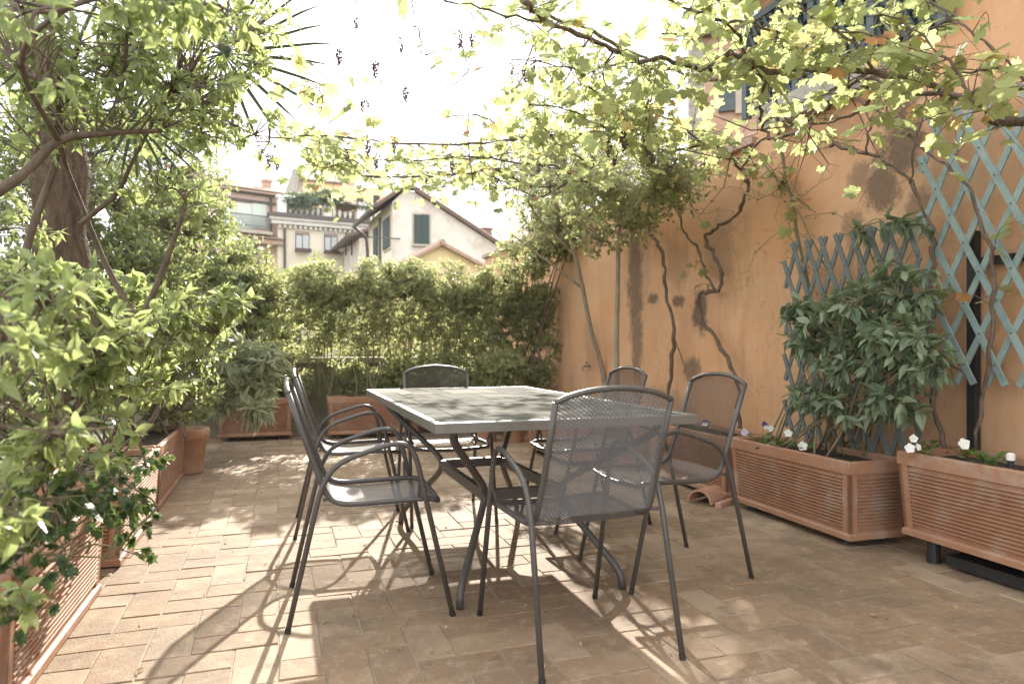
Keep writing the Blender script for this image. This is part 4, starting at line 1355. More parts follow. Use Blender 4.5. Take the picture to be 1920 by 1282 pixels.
# V4: stout vine at the right: canes across the top right
c4 = pw([(1830, 845), (1850, 720), (1862, 600), (1860, 490), (1842, 430), (1822, 362), (1800, 332), (1740, 285), (1680, 232), (1600, 182)], 3.05)
rt = pv([(1990, 222), (1920, 226), (1880, 228), (1830, 198), (1760, 168), (1728, 150), (1640, 136), (1540, 132), (1440, 130), (1400, 112), (1370, 98)], 2.2, 2.45)
vine('grape_vine', 'stout grape vine with thick canes crossing the upper right of the terrace', c4[0],
     [(c4, .012, .008, .05), (rt, .022, .012, 1.5),
      (pv([(1920, 165), (1850, 180), (1780, 180), (1700, 172), (1640, 150), (1602, 156), (1560, 190), (1505, 235), (1456, 263), (1436, 240), (1426, 200), (1430, 150), (1402, 112)], 2.25, 2.55), .013, .012, 1.2),
      (pv([(1640, 160), (1618, 202), (1560, 230), (1500, 230), (1455, 218)], 2.25, 2.55), .010, .006, .7),
      (pv([(1370, 98), (1330, 132), (1290, 122), (1240, 110), (1200, 116), (1150, 96), (1085, 66), (1020, 40), (985, 0)], 2.3), .014, .012, 1.5),
      (pv([(1400, 110), (1380, 60), (1330, 30), (1280, 10), (1200, -30)], 2.3), .009, .005, 1.5),
      (pv([(1540, 132), (1500, 90), (1440, 55), (1380, 40), (1300, 62), (1240, 60)], 2.35, 2.35), .009, .005, 1.7),
      (pv([(1640, 136), (1600, 80), (1540, 40), (1480, 10), (1420, -30)], 2.35, 2.25), .009, .005, 1.8),
      (pv([(1760, 168), (1700, 110), (1650, 70), (1580, 60), (1520, 70)], 2.35, 2.25), .008, .004, 1.8),
      (pv([(1830, 198), (1790, 130), (1740, 80), (1690, 40), (1640, 20)], 2.4, 2.15), .007, .004, 1.5),
      (pv([(1920, 150), (1870, 100), (1820, 60), (1780, 20), (1700, -20)], 2.4, 2.15), .006, .003, 1.0),
      (pv([(1980, 200), (1900, 140), (1850, 130), (1790, 140)], 2.35, 2.25), .006, .003, 1.0),
      (pv([(1150, 96), (1130, 140), (1150, 190), (1155, 235)], 2.3), .006, .003, .9),
      (pv([(1200, 116), (1100, 130), (1020, 118), (960, 112)], 2.3), .007, .003, 1.2),
      (pv([(1020, 40), (950, 30), (880, 10), (800, -10), (740, -20)], 2.3), .006, .003, .35),
      (pv([(776, -8), (775, 45), (787, 62), (789, 95), (800, 104), (812, 98)], 2.3), .0035, .002, .25),
      (pv([(866, 85), (880, 128), (866, 148), (838, 166), (800, 158), (760, 158), (735, 164)], 2.3), .0035, .002, .15)],
     13.0, .056, 14, 300, bare=[pv([(1700, 172), (1640, 150), (1602, 156), (1560, 190), (1505, 235)], 2.25, 2.55)], bunches=pv([(636, 88), (668, 25), (704, 112), (752, 68), (760, 160), (690, 178), (680, 185), (862, 55), (885, 60), (960, 115), (985, 125), (1000, 105)], 2.3), bs=.62)

# small-leaved climber with a thick green branch at the top
vine('climbing_rose', 'dark small leaved climber whose green branch crosses the bright sky at the top', WL(1560, 845, 2.98),
     [([WL(1560, 845, 2.98), WL(1535, 650, 3.08), WL(1492, 430, 3.1), WL(1462, 260, 3.05)] + pv([(1440, 150), (1330, 150), (1240, 125), (1180, 100), (1110, 62), (1050, 38), (1000, 8), (960, -30)], 2.45, 2.9), .012, .010, .6),
      (pv([(1110, 62), (1080, 110), (1060, 150), (1030, 190)], 2.45), .006, .003, 1.3), (pv([(1050, 38), (1000, 90), (985, 130), (965, 175)], 2.45), .006, .003, 1.3), (pv([(1180, 100), (1130, 120), (1090, 170), (1080, 200)], 2.45), .006, .003, 1.3),
      (pv([(1030, 20), (960, 20), (940, 60)], 2.45), .004, .002, 1.0)],
     20, .034, 17, 120, mats=L_small, tms=T_ov, key='ov', latlen=(.08, .26), bark=M_twig, lr=.0018, droop=.7, alt=.045)

# thin climbing rose on the wall
c5 = pw([(1620, 700), (1600, 600), (1560, 520), (1520, 450), (1490, 380), (1450, 330), (1420, 290)], 3.07)
vine('wall_climber', 'thin pale green climber with small leaves on the orange wall left of the dark trellis', WL(1620, 856, 2.98),
     [([WL(1620, 856, 2.98)] + c5, .007, .004, .7), (pw([(1520, 450), (1480, 430), (1440, 450), (1410, 490), (1400, 540)], 3.06), .003, .0015, 1.0),
      (pw([(1560, 520), (1510, 470), (1470, 440), (1430, 430)], 3.07), .003, .0015, 1.0), (pw([(1490, 380), (1530, 350), (1560, 330)], 3.07), .003, .0015, .9),
      (pw([(1600, 600), (1640, 500), (1600, 430), (1560, 400), (1500, 410)], 3.06), .004, .0015, 1.0), (pw([(1470, 350), (1420, 375), (1380, 350), (1330, 360)], 3.06), .003, .0015, 1.1),
      (pw([(1350, 395), (1310, 400), (1290, 385)], 3.06), .002, .001, 1.0)],
     9, .034, 15, 60, mats=L_small, tms=T_wide, key='wide', latlen=(.04, .16), bark=M_twig, lr=.0014, droop=.2)

# ------------------------------------------------------------------ shrub before the dark trellis
b = G(2.84, 3.20, .40)
bush('leafy_shrub', 'leafy dark green shrub growing in the ribbed planter before the dark trellis', 'shrub', b,
     [(WL(1530, 625, 2.82), (.16, .22, .12), .9), (WL(1610, 590, 2.80), (.20, .24, .15), 1.1), (WL(1680, 640, 2.76), (.18, .22, .13), .9), (WL(1600, 680, 2.78), (.22, .24, .10), .8),
      (WL(1500, 580, 2.82), (.10, .12, .06), .35), (WL(1690, 530, 2.86), (.14, .2, .16), .5), (WL(1640, 430, 2.98), (.10, .26, .04), .28), (WL(1745, 640, 2.72), (.10, .12, .07), .3), (WL(1720, 685, 2.72), (.10, .14, .08), .35),
      (WL(1535, 745, 2.80), (.16, .2, .08), .6), (WL(1620, 760, 2.78), (.2, .2, .08), .6), (WL(1680, 750, 2.78), (.14, .2, .07), .4), (WL(1720, 420, 2.98), (.06, .16, .04), .15)],
     58, 6, 'shrub', kinds(.215), .092, L_dark, M_twig, 21, 300, .006, stems=2, gap=.25, gscale=6, basejit=.30, droop=.42, spread=1.0, blen=.16, tw=.002, up=1.2)

# ------------------------------------------------------------------ pansies
M_petalw = mk('white petal', (.80, .78, .72), .7, bstr=0)
M_petalp = mk('purple petal', (.13, .06, .22), .7, bstr=0)
M_petall = mk('lilac petal', (.58, .50, .66), .7, bstr=0)
M_petaly = mk('yellow flower eye', (.6, .4, .05), .7, bstr=0)
L_pan = leaf_pair('pansy leaf', (.07, .13, .03), (.13, .20, .05), (.25, .36, .06), rough=.5, amount=.3)
def petal_mesh(mat):
    mb = MB()
    pts = [(0, 0, 0)]
    for k in range(9):
        an = R(-62 + 124 * k / 8)
        r = 1 - .12 * abs(k - 4) / 4 + (.05 if k % 2 else 0)
        pts.append((r * math.sin(an) * .75, r * math.cos(an), .10 * math.sin(k * 1.7) + .08))
    return mb.add(pts, [(0, k + 1, k) for k in range(1, 9)]).mesh('petal', mat)
PET = {k: petal_mesh(m) for k, m in (('w', M_petalw), ('p', M_petalp), ('l', M_petall))}
EYE = MB().lathe([(.10, 0), (.12, .06), (.02, .12)], 8).mesh('flower_eye', M_petaly)
def pansy(p, label, flowers, nleaf=11, seed=0, sc=1.35):
    rng = np.random.default_rng(seed + 50)
    r = empty('pansy', p, label, 'pansy', 0, 'pansies in the planters')
    lp = []; ld = []; ln = []; ls = []
    st = MB()
    for k in range(nleaf):
        an = rng.uniform(0, 6.28)
        d = Vector((math.cos(an), math.sin(an), rng.uniform(.4, 1.8))).normalized()
        e = Vector(p) + d * rng.uniform(.015, .05) * sc
        st.tube([Vector(p), e], .0014, 4, caps=False)
        lp.append(tuple(e)); ld.append(tuple(d + Vector((0, 0, -.3)))); ln.append((rng.normal() * .3, rng.normal() * .3 - .2, 1)); ls.append(rng.uniform(.026, .045) * sc)
    for (u, v, kind, s) in flowers:
        f = P(u, v, p[1] - .02)
        st.tube(smooth_path([Vector(p), lerp(Vector(p), f, .6) + UP * .012, f - UP * .012], 3), .0014, 4)
        face = Vector((rng.normal() * .35 - .1, -1, .35 + rng.normal() * .2)).normalized()
        B = face.to_track_quat('Z', 'Y').to_matrix().to_4x4()
        fl_ = place('flower', EYE, r, Matrix.Translation(f - Vector(p)) @ B @ Matrix.Scale(s * .5, 4))
        for k, an in enumerate((0, 72, 144, 216, 288)):
            kk = kind if not (kind == 'm' ) else ('p' if k in (1, 4, 0) else 'w')
            place('petal', PET[kk], fl_, Matrix.Rotation(R(an + rng.normal() * 8), 4, 'Z') @ Matrix.Translation((0, .05, -.02 * k)) @ Matrix.Scale(2.1, 4))
    st.link('stalks', L_pan[0], r, p)
    leaves('ov', T_wide, np.array(lp), frames(np.array(ld), np.array(ln)), np.array(ls), L_pan, r, nleaf, rng)
def on_soil(u, v, a, z=.40):
    """soil point at column u on the line a of a right planter"""
    q = WL(u, v, a)
    return Vector((q.x, q.y, z))
pansy(on_soil(1427, 830, 2.72, .41), 'pansy with one purple and one lilac flower at the left end of the shrub planter', [(1396, 810, 'l', .021), (1434, 797, 'm', .024), (1445, 803, 'w', .018)], 13, 1)
pansy(on_soil(1472, 838, 2.73, .41), 'pansy with a single upright white flower before the dark trellis', [(1478, 812, 'w', .022)], 14, 2)
pansy(on_soil(1508, 842, 2.72, .41), 'low white pansy flower at the rim of the shrub planter', [(1505, 836, 'w', .024)], 3, 3)
pansy(on_soil(1738, 858, 2.84, .49), 'white pansy with two ruffled flowers at the left end of the nearest right planter', [(1706, 840, 'w', .021), (1713, 822, 'w', .018), (1722, 838, 'w', .016)], 12, 4)
pansy(on_soil(1806, 858, 2.92, .49), 'white pansy flower before the black post', [(1808, 832, 'w', .024)], 6, 5)
pansy(on_soil(1846, 872, 2.84, .49), 'flowerless pansy clump of bright green leaves in the nearest right planter', [], 22, 6, 1.3)
pansy(on_soil(1318, 815, 2.80, .39), 'purple and white pansy seen through the mesh of the right chair', [(1322, 792, 'm', .026)], 6, 7)
q = on_soil(1895, 868, 2.86, .48)
o = empty('solar_stake', q, 'small black stake light with a white cap in the nearest right planter', 'stake light')
MB().lathe([(.012, -.02), (.012, .05)], 10).link('stake', M_black, o)
MB().lathe([(.016, .0505), (.016, .075), (.010, .08)], 12).link('cap', M_white, o)

# ------------------------------------------------------------------ pale trunks with a small-leaved crown
t1 = [P(1150, 745, 7.2), P(1128, 690, 7.2), P(1108, 620, 7.1), P(1092, 540, 7.0), P(1078, 480, 6.9), P(1062, 430, 6.8), P(1040, 375, 6.6)]
t1[0].z = 0
b = G(2.55, 6.5, .05); b = Vector((t1[0].x, t1[0].y, 0))
bush('pale_tree', 'slender tree with pale leaning trunks between the hedge and the orange wall', 'tree', b,
     [(P(1060, 350, 6.6), (.5, .5, .25), .5), (P(1150, 330, 6.4), (.55, .6, .30), .6), (P(1000, 300, 6.3), (.5, .5, .3), .5), (P(1100, 270, 6.2), (.7, .6, .3), .5)],
     300, 5, 'ov', T_ov, .05, L_small, M_pale, 31, 60, .010, stems=1, limbs=[(t1, .030, .016), ([t1[3], P(1040, 500, 6.9), P(1000, 470, 6.8), P(960, 440, 6.7)], .014, .006), ([t1[4], P(1040, 440, 6.8), P(1010, 410, 6.7), P(990, 380, 6.5)], .012, .006), ([t1[5], P(1085, 380, 6.6), P(1100, 330, 6.5)], .012, .006)], gap=.30, far_tm=T_lite, stemname='trunk')
t2 = [WL(1158, 740, 2.95), WL(1156, 640, 2.95), WL(1158, 540, 2.95), WL(1160, 440, 2.93), WL(1165, 380, 2.9)]
t2[0].z = 0
bush('small_leaved_tree', 'slim upright tree with a fine leaved crown against the orange wall', 'tree', t2[0],
     [(WL(1180, 415, 2.75), (.34, .42, .26), .8), (WL(1110, 430, 2.75), (.36, .5, .30), .8), (WL(1235, 385, 2.8), (.32, .4, .22), .6), (WL(1195, 345, 2.6), (.55, .6, .30), .9), (WL(1100, 360, 2.5), (.5, .6, .32), .9), (WL(1290, 330, 2.75), (.35, .4, .22), .5), (WL(1250, 290, 2.6), (.5, .5, .25), .6), (WL(1040, 330, 2.3), (.5, .6, .3), .6)],
     210, 7, 'ov', T_ov, .040, L_small, M_pale, 32, 100, .010, stems=1, limbs=[(t2, .026, .018)], gap=.28, far_tm=T_litew, stemname='trunk')

# ------------------------------------------------------------------ hedge in the far planters
def hedge_plant(a, b, lo, hi, rx, label, seed, tips=520, lsz=.052, z0=.4, stems=4):
    c = G(a, b)
    bush('hedge_shrub', label, 'hedge shrub', G(a, b, z0), [(c + UP * lerp(lo, hi, .72), (rx, rx * .8, (hi - lo) * .30), .9), (c + UP * lerp(lo, hi, .40), (rx * 1.05, rx * .85, (hi - lo) * .36), .6), (c + UP * lerp(lo, hi, .08), (rx * .9, rx * .7, (hi - lo) * .26), .22)],
         tips, 7, 'ovh', T_ov, lsz, L_hedge, M_twig, seed, 0, .009, 'hedge shrubs in the far planters', stems, gap=.22, far_tm=T_lite, blen=.15, basejit=.15, tw=.002, up=.5, gscale=3.0)
labs = ['clipped hedge shrub with bare stems above the far left planter', 'clipped hedge shrub with bare stems left of the far chair', 'clipped dense hedge shrub behind the far chair', 'clipped hedge shrub right of the far chair, below the yellow gable', 'clipped hedge shrub in the far planter by the pale trunks']
for k, (a, b, lo, hi, rx) in enumerate(((.45, 8.15, .98, 1.95, .42), (.95, 7.95, 1.0, 2.0, .44), (1.42, 8.1, 1.0, 2.02, .44), (1.88, 8.15, .92, 2.02, .42), (2.25, 8.2, .7, 1.98, .38))):
    hedge_plant(a, b, lo, hi, rx, labs[k], 41 + k, 680)
hedge_plant(2.55, 8.0, .35, 2.05, .36, 'tall hedge shrub leafy down to the planter left of the orange wall', 51, 700, .058)
hedge_plant(2.92, 7.85, .35, 2.15, .30, 'tall shaded hedge shrub in the corner against the orange wall', 52, 620, .06)
bush('corner_tree', 'dark leafy tree rising above the corner hedge where the orange wall ends', 'tree', G(2.75, 8.05, .4),
     [(P(1050, 430, 8.0), (.42, .4, .38), 1.0), (P(985, 480, 8.0), (.4, .35, .28), .8), (P(1090, 400, 7.8), (.35, .4, .32), .8), (P(1010, 400, 8.2), (.4, .4, .3), .5)],
     340, 6, 'ovh', T_ov, .07, L_hedge, M_bark, 57, 0, .014, stems=2, gap=.27, far_tm=T_lite, blen=.2)
hedge_plant(2.40, 7.55, .25, .95, .34, 'low shrub of broader leaves in front of the corner hedge', 53, 320, .075, .2)
hedge_plant(-.2, 8.25, .75, 1.9, .42, 'looser hedge shrub above the low wall at the far left', 54, 520, .055)
hedge_plant(-.75, 8.3, .5, 1.95, .45, 'loose hedge shrub at the far left corner of the terrace', 55, 560, .055)

for k, (a, b, hi, rx, lab) in enumerate(((.72, 8.12, .86, .26, 'low leafy shoots before the mossy wall, left end of the planter under the hedge'), (1.22, 8.05, .92, .28, 'low leafy shoots before the mossy wall, just left of the far chair'),
        (1.75, 8.0, .95, .32, 'low leafy shoots before the mossy wall, behind the far chair'), (.05, 8.2, .98, .34, 'leafy low shrub covering the mossy wall between the two far left planters'))):
    hedge_plant(a, b, .38, hi, rx, lab, 151 + k, 260, .058, .35, 3)

# shrubs growing up beyond the low wall
def beyond(u, Y, vtop, w_, label, seed, lf=L_beyond, tips=500, sz=.07, z0=-1.3, vlow=None, gap=.3):
    p = P(u, 648, Y)
    zt = 1 - (vtop - CY) / F * Y
    zl = .2 if vlow is None else 1 - (vlow - CY) / F * Y
    h = zt - zl
    bush('garden_shrub', label, 'garden shrub', Vector((p.x, p.y, z0)), [(Vector((p.x, p.y, zt - h * .28)), (w_ * .75, w_ * .7, h * .30), .6), (Vector((p.x, p.y, zl + h * .36)), (w_, w_, h * .42), 1.0)],
         tips, 7, 'ovb', T_ov, sz, lf, M_twig, seed, 0, .02, 'shrubs in the garden beyond the terrace', 3, gap=gap, far_tm=T_lite, blen=.25, basejit=.2)
beyond(505, 10.5, 478, .5, 'feathery pale green shrub under the cream house windows', 61, tips=520, sz=.065)
beyond(555, 11.0, 488, .45, 'feathery pale green shrub just left of the clipped hedge', 62)
beyond(602, 11.2, 464, .32, 'pointed pale green shrub below the second window of the cream house', 63, tips=380)
beyond(455, 10.0, 470, .55, 'rounded pale shrub below the pink house', 64)
beyond(400, 8.6, 400, .65, 'tall bushy shrub rising before the pink house', 65, L_laurel, 900, .075)
beyond(680, 12.0, 560, 1.0, 'sunlit yellow green bush seen through the hedge stems at the left', 66, tips=420)
beyond(800, 12.5, 560, 1.1, 'sunlit yellow green bush seen through the hedge stems in the middle', 67, tips=420)
beyond(930, 12.5, 560, 1.1, 'sunlit yellow green bush seen through the hedge stems at the right', 68, tips=420)
beyond(985, 11.5, 490, .7, 'pale bush beyond the right end of the hedge', 69, tips=520)
beyond(1050, 13.0, 365, .9, 'dark leafy tree standing above the right end of the hedge', 70, L_dark, 1100, .10, gap=.22)
beyond(1085, 12.5, 400, .9, 'dark leafy tree beside the orange wall top', 71, L_dark, 800, .10, gap=.22)

# ------------------------------------------------------------------ left side: planters' shrubs, tree, palm
def at_l(u, v, Y): return P(u, v, Y)
# oleander
bush('oleander', 'narrow leaved oleander spilling toward the far left planter', 'oleander', G(-.55, 7.9, .4),
     [(P(470, 690, 6.4), (.30, .35, .30), 1.0), (P(420, 720, 6.2), (.30, .35, .30), 1.0), (P(400, 660, 6.4), (.35, .35, .3), .8), (P(480, 770, 6.0), (.10, .15, .10), .25)],
     70, 9, 'nar', T_nar, .15, L_ole, M_twig, 81, 300, .010, stems=3, basejit=.1, spread=1.1, droop=.1, blen=.2)
# second: shrubs in the left planters
bush('green_shrub', 'green shrub filling the third planter on the left', 'shrub', G(-.85, 5.3, .36),
     [(P(330, 730, 5.2), (.34, .4, .30), 1), (P(300, 640, 5.2), (.4, .45, .35), 1.2), (P(380, 620, 5.6), (.35, .4, .3), .8), (P(250, 700, 5.0), (.3, .4, .3), .7)],
     230, 7, 'ov', T_ov, .060, L_laurel, M_bark, 82, 300, .008, stems=2, gap=.40, basejit=.2, far_tm=T_ov)
bush('broad_leaved_shrub', 'broad leaved bright shrub in the second left planter', 'shrub', G(-.86, 4.0, .36),
     [(P(300, 590, 3.1), (.32, .34, .20), 1.1), (P(410, 590, 3.2), (.18, .24, .15), .7), (P(180, 600, 3.0), (.30, .36, .22), 1.1), (P(260, 700, 3.4), (.25, .3, .2), .8), (P(120, 560, 3.0), (.25, .3, .16), .8)],
     100, 8, 'ov', T_ov, .074, L_big, M_bark, 83, 300, .008, stems=2, gap=.50, gscale=5, basejit=.2, whorl=True, spread=1.2, blen=.2)
bush('glossy_shrub', 'big glossy leaved shrub leaning over the nearest left planter', 'shrub', G(-.86, 2.7, .36),
     [(P(60, 620, 1.65), (.26, .34, .18), 1.3), (P(170, 650, 1.85), (.22, .30, .18), 1.3), (P(90, 770, 1.75), (.22, .30, .18), 1.1), (P(30, 560, 1.7), (.15, .2, .10), .7), (P(235, 720, 2.1), (.12, .2, .08), .5), (P(20, 850, 1.8), (.13, .2, .10), .5), (P(200, 640, 1.9), (.12, .16, .09), .5)],
     84, 7, 'ov', T_ov, .052, L_big, M_bark, 84, 300, .006, stems=2, gap=.50, gscale=7, basejit=.2, whorl=True, spread=1.2, blen=.16)
bush('near_shrub', 'pale out of focus shrub sprays at the very left edge, nearest the camera', 'shrub', G(-.90, 2.28, .36),
     [(P(20, 640, 1.25), (.10, .16, .09), 1.0), (P(70, 790, 1.35), (.09, .14, .07), .8), (P(10, 960, 1.3), (.09, .12, .08), .8), (P(60, 540, 1.3), (.10, .14, .06), .7), (P(25, 1150, 1.35), (.05, .08, .05), .35), (P(120, 620, 1.4), (.07, .12, .06), .5)],
     26, 6, 'ov', T_ov, .050, L_big, M_bark, 90, 150, .006, stems=1, gap=.35, gscale=8, basejit=.1, whorl=True, spread=1.2, blen=.12)
bush('trailing_ivy', 'dark ivy trailing over the front of the nearest left planter', 'ivy', G(-.70, 2.5, .38),
     [(P(80, 960, 1.85), (.20, .16, .09), 1.0), (P(190, 960, 2.0), (.14, .14, .08), .8), (P(60, 1060, 1.80), (.12, .08, .08), .6), (P(240, 980, 2.1), (.10, .12, .07), .5), (P(50, 1150, 1.78), (.08, .05, .06), .25), (P(265, 1040, 2.12), (.05, .08, .05), .15), (P(150, 900, 1.95), (.2, .2, .08), .7), (P(20, 1000, 1.75), (.12, .1, .12), .5)],
     30, 5, 'ivy', T_ivy, .027, L_ivy, M_twig, 85, 300, .005, stems=2, basejit=.3, droop=.8, spread=.8, blen=.12, tw=.0015)
bush('trailing_ivy', 'dark ivy hanging between the first and second left planters', 'ivy', G(-.74, 3.45, .38),
     [(P(240, 940, 2.6), (.12, .15, .10), 1.0), (P(190, 880, 2.6), (.16, .16, .10), 1.0), (P(280, 870, 2.9), (.10, .12, .08), .6)],
     22, 5, 'ivy', T_ivy, .030, L_ivy, M_twig, 86, 120, .005, stems=2, basejit=.15, droop=.7, spread=.8, blen=.12, tw=.0015)
# tree whose crown fills the upper left
tb0 = G(-.95, 3.1, .36)
bush('evergreen_tree', 'evergreen tree with dark curving branches filling the upper left corner', 'tree', tb0,
     [(P(120, 60, 2.3), (.42, .4, .22), 1.2), (P(300, 60, 2.5), (.32, .4, .24), 1.1), (P(420, 120, 2.8), (.22, .3, .25), .7), (P(230, 170, 2.5), (.40, .4, .2), 1.1), (P(60, 200, 2.3), (.3, .4, .2), .8), (P(380, 230, 2.9), (.25, .3, .16), .5), (P(30, 90, 2.0), (.25, .3, .2), .6), (P(470, 60, 2.9), (.2, .2, .2), .35), (P(330, 370, 2.7), (.16, .2, .08), .30), (P(480, 250, 3.2), (.2, .2, .12), .25),
      (P(400, 30, 1.6), (.10, .12, .06), .10), (P(120, 140, 1.5), (.12, .12, .08), .12), (P(250, 20, 1.55), (.12, .12, .05), .10), (P(20, 40, 1.45), (.12, .12, .08), .10)],
     190, 6, 'ov', T_ov, .048, L_big, M_bark, 87, 300, .007, stems=1, gap=.47, gscale=5, blen=.2, tw=.0024,
     limbs=[([tb0, P(228, 700, 2.9), P(262, 610, 2.85), P(300, 520, 2.8), P(330, 440, 2.75), P(345, 395, 2.7)], .017, .008),
            ([P(262, 610, 2.85), P(200, 500, 2.8), P(150, 380, 2.7), P(115, 280, 2.6), P(120, 180, 2.5), P(150, 80, 2.4)], .013, .007),
            ([P(-40, 380, 2.1), P(40, 330, 2.15), P(110, 265, 2.2), P(200, 250, 2.3), P(300, 245, 2.5)], .018, .008),
            ([P(-30, 640, 2.3), P(25, 560, 2.35), P(60, 430, 2.4), P(105, 300, 2.4), P(110, 200, 2.4)], .016, .010),
            ([P(150, 420, 2.6), P(220, 360, 2.6), P(250, 300, 2.6), P(320, 170, 2.6)], .010, .005),
            ([P(110, 265, 2.2), P(40, 120, 1.85), P(120, 20, 1.6), P(260, -10, 1.55), P(400, 10, 1.6)], .009, .004),
            ([P(200, 250, 2.4), P(230, 150, 2.4), P(240, 40, 2.3)], .010, .005)])
# laurels behind
def laurel(u, Y, vt, vb, w_, label, seed, tips=620, sz=.066):
    p = P(u, 648, Y)
    zt, zb = 1 - (vt - CY) / F * Y, 1 - (vb - CY) / F * Y
    bush('laurel_bush', label, 'laurel', Vector((p.x, p.y, -.02)), [(Vector((p.x, p.y, lerp(zb, zt, .70))), (w_, w_, (zt - zb) * .33), .9), (Vector((p.x, p.y, lerp(zb, zt, .3))), (w_ * 1.1, w_ * 1.1, (zt - zb) * .36), 1)],
         tips, 7, 'ov', T_ov, sz, L_laurel, M_bark, seed, 120, .010, 'laurels behind the left planters', 2, gap=.33, far_tm=T_ov, blen=.22, basejit=.15)
laurel(330, 6.6, 330, 640, .60, 'laurel bush behind the left planters, right of the palm trunk', 91)
laurel(230, 5.6, 420, 720, .55, 'laurel bush in the shade right below the palm trunk', 92)
laurel(420, 7.6, 430, 700, .60, 'laurel bush farthest back behind the left planters', 93)
laurel(40, 4.8, 470, 800, .6, 'laurel bush left of the palm trunk', 94)
laurel(120, 5.6, 180, 480, .8, 'tall laurel rising behind the palm trunk', 95, 500)
laurel(-60, 3.4, 300, 800, .45, 'laurel bush at the left edge of the view', 96, 300)
laurel(300, 7.5, 170, 420, .8, 'tall laurel behind the fan palm leaves', 97, 420)

# fan palm
pb = P(118, 648, 4.3); pb.z = 0
pr = empty('fan_palm', pb, 'fan palm with a brown fibrous trunk behind the left planters', 'palm')
rng = np.random.default_rng(9)
M_fibre = mk('palm fibre', (.17, .11, .072), 1, (.065, .042, .028), 30, bscale=120, bstr=.8, bdist=.02, stretch=(1, 1, .25))
top = P(112, 150, 4.3)
pts = [lerp(pb, top, k / 14) + Vector((rng.normal() * .008, rng.normal() * .008, 0)) for k in range(15)]
MB().tube(pts, [.150 + .018 * ((k * 7) % 3 - 1) for k in range(15)], 16).link('trunk', M_fibre, pr, pb, True)
fb = MB()
for k in range(3200):
    t = rng.random(); an = rng.uniform(0, 6.28)
    c = lerp(pb, top, t) + Vector((math.cos(an), math.sin(an), 0)) * .148
    d = Vector((math.cos(an + rng.normal() * .9), math.sin(an + rng.normal() * .9), rng.normal() * 1.1 - .2)) * rng.uniform(.03, .17)
    e = c + d * .6 + Vector(rng.normal(size=3)) * .01
    w_ = Vector(rng.normal(size=3)).normalized() * rng.uniform(.0008, .0022)
    fb.add([c - w_, c + w_, e + w_ * .6, e - w_ * .6, c + d + Vector((0, 0, -.02))], [(0, 1, 2, 3), (3, 2, 4)])
tag(fb.link('fibres', M_fibre, pr, pb), kind='stuff')
L_palm = mk('palm leaf', (.065, .085, .04), .45, (.09, .11, .05), 20, bstr=.05)
def blade_mesh():
    v = [(-.004, 0, 0), (.004, 0, 0), (0, 0, -.004), (-.016, .35, .0), (.016, .35, 0), (0, .35, -.016), (-.011, .75, -.01), (.011, .75, -.01), (0, .75, -.02), (0, 1, -.04)]
    f = [(0, 2, 5, 3), (2, 1, 4, 5), (3, 5, 8, 6), (5, 4, 7, 8), (6, 8, 9), (8, 7, 9)]
    return MB().add(v, f).mesh('blade', L_palm)
BLADE = blade_mesh()
def frond(hub, axis, nrm, ln_, n=26, fan=150):
    st = MB()
    mid_ = lerp(top, hub, .5) + UP * .12
    path = smooth_path([top - UP * .05, mid_, hub], 5)
    fr_ = st.tube(path, radii(len(path), .014, .008), 6).link('frond', L_palm, pr, pb)
    axis = Vector(axis).normalized(); nrm = Vector(nrm)
    nrm = (nrm - axis * nrm.dot(axis)).normalized()
    s = axis.cross(nrm)
    for k in range(n):
        an = R(lerp(-fan, fan, k / (n - 1)))
        d = axis * math.cos(an) + s * math.sin(an)
        x = d.cross(nrm)
        l = ln_ * (1 - .22 * abs(k / (n - 1) * 2 - 1)) * rng.uniform(.93, 1.04)
        M = Matrix.Identity(4)
        for r_ in range(3):
            M[r_][0], M[r_][1], M[r_][2], M[r_][3] = x[r_] * .75, d[r_] * l, nrm[r_], (hub - pb)[r_]
        place('blade', BLADE, fr_, M)
frond(P(418, 100, 4.1), (1, -.1, -.22), (0, -1, .15), .72)
frond(P(250, -60, 4.2), (.5, -.2, .5), (.1, -1, .5), .62)
frond(P(-40, 40, 4.2), (-1, 0, -.1), (0, -1, .4), .62)
frond(P(130, -140, 4.0), (-.1, -.5, .8), (0, -1, .1), .6)
frond(P(250, 220, 4.6), (.8, .4, -.6), (.4, -.8, .4), .55)

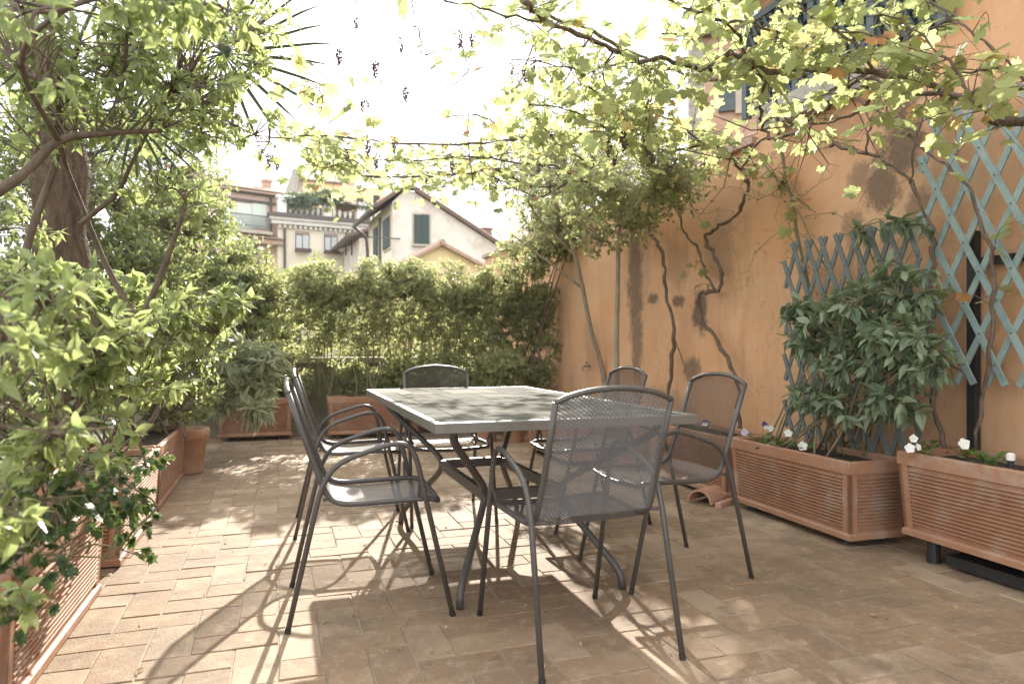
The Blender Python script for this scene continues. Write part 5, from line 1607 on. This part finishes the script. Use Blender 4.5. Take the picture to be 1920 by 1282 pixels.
# ivy and plants on the far roof terrace
rg_ = np.random.default_rng(4)
def ivy_mass(name, label, H, u0, u1, vt, vb, y, seed, lf, cat='ivy', tips=500):
    pa, pb_ = H.S(u0), H.S(u1)
    z1, z0 = H.Z((u0 + u1) / 2, vt), H.Z((u0 + u1) / 2, vb)
    c = H.O + H.d * ((pa + pb_) / 2) + H.n * y
    blobs = []
    n = max(2, int((pb_ - pa) / 1.0))
    for k in range(n):
        t = (k + .5) / n
        blobs.append((H.O + H.d * lerp(pa, pb_, t) + H.n * y + UP * (lerp(z0, z1, .5 + .12 * rg_.normal()) - 1.3), ((pb_ - pa) / n * .8, .35, (z1 - z0) * rg_.uniform(.35, .55)), 1 / n))
    bush(name, label, cat, c + UP * (z0 - 1.3), blobs, tips, 6, 'ovx', T_lite, .16, lf, M_twig, seed, 0, .03, stems=1, far_tm=T_lite, blen=.4, gap=.2, droop=.4)
ivy_mass('terrace_creeper', 'green creeper hanging over the white balustrade of the cream house', ch_, 528, 632, 358, 398, -.35, 101, L_dark, 'creeper', 900)
ivy_mass('terrace_creeper', 'reddish creeper at the right end of the white balustrade', ch_, 630, 672, 372, 394, -.1, 102, leaf_pair('russet leaf', (.16, .09, .05), (.22, .16, .07), (.3, .16, .05)), 'creeper', 260)
ivy_mass('terrace_plant', 'spiky potted plant on the balustrade beside the grey house roof', ch_, 676, 688, 384, 396, -.1, 103, L_dark, 'plant', 60)

# fallen leaves and crumbs on the bricks
rng = np.random.default_rng(77)
n = 300
ab = np.stack([rng.uniform(-.5, 2.7, n), rng.uniform(1.9, 8, n)], 1)
pos = np.array([tuple(G(a, b, .004)) for a, b in ab])
an = rng.uniform(0, 6.28, n)
d = np.stack([np.cos(an), np.sin(an), rng.normal(size=n) * .1], 1)
nn = np.stack([rng.normal(size=n) * .2, rng.normal(size=n) * .2, np.ones(n)], 1)
L_fall = leaf_mat('dry leaf', (.36, .27, .14), (.50, .40, .22), (.4, .3, .1), rough=.8, amount=.15)
fo = leaf_mass('fallen_leaves', T_ov, pos, frames(d, nn), rng.uniform(.008, .034, n), L_fall, None, (0, 0, 0), rng.random(n))
tag(fo, 'small dry leaves scattered over the brick floor', 'dry leaves', kind='stuff')

# ================================================================== bright autumn haze
hz = MB().box(-950, 950, -80, 1550, -2.5, 16)
hm = bpy.data.materials.new('haze')
hm.use_nodes = True
ht = hm.node_tree
ht.nodes.clear()
pvn = ht.nodes.new('ShaderNodeVolumePrincipled')
pvn.inputs['Color'].default_value = (.92, .96, 1, 1)
pvn.inputs['Density'].default_value = .0008
ho = ht.nodes.new('ShaderNodeOutputMaterial')
ht.links.new(pvn.outputs[0], ho.inputs['Volume'])
tag(hz.link('haze', hm), kind='stuff')
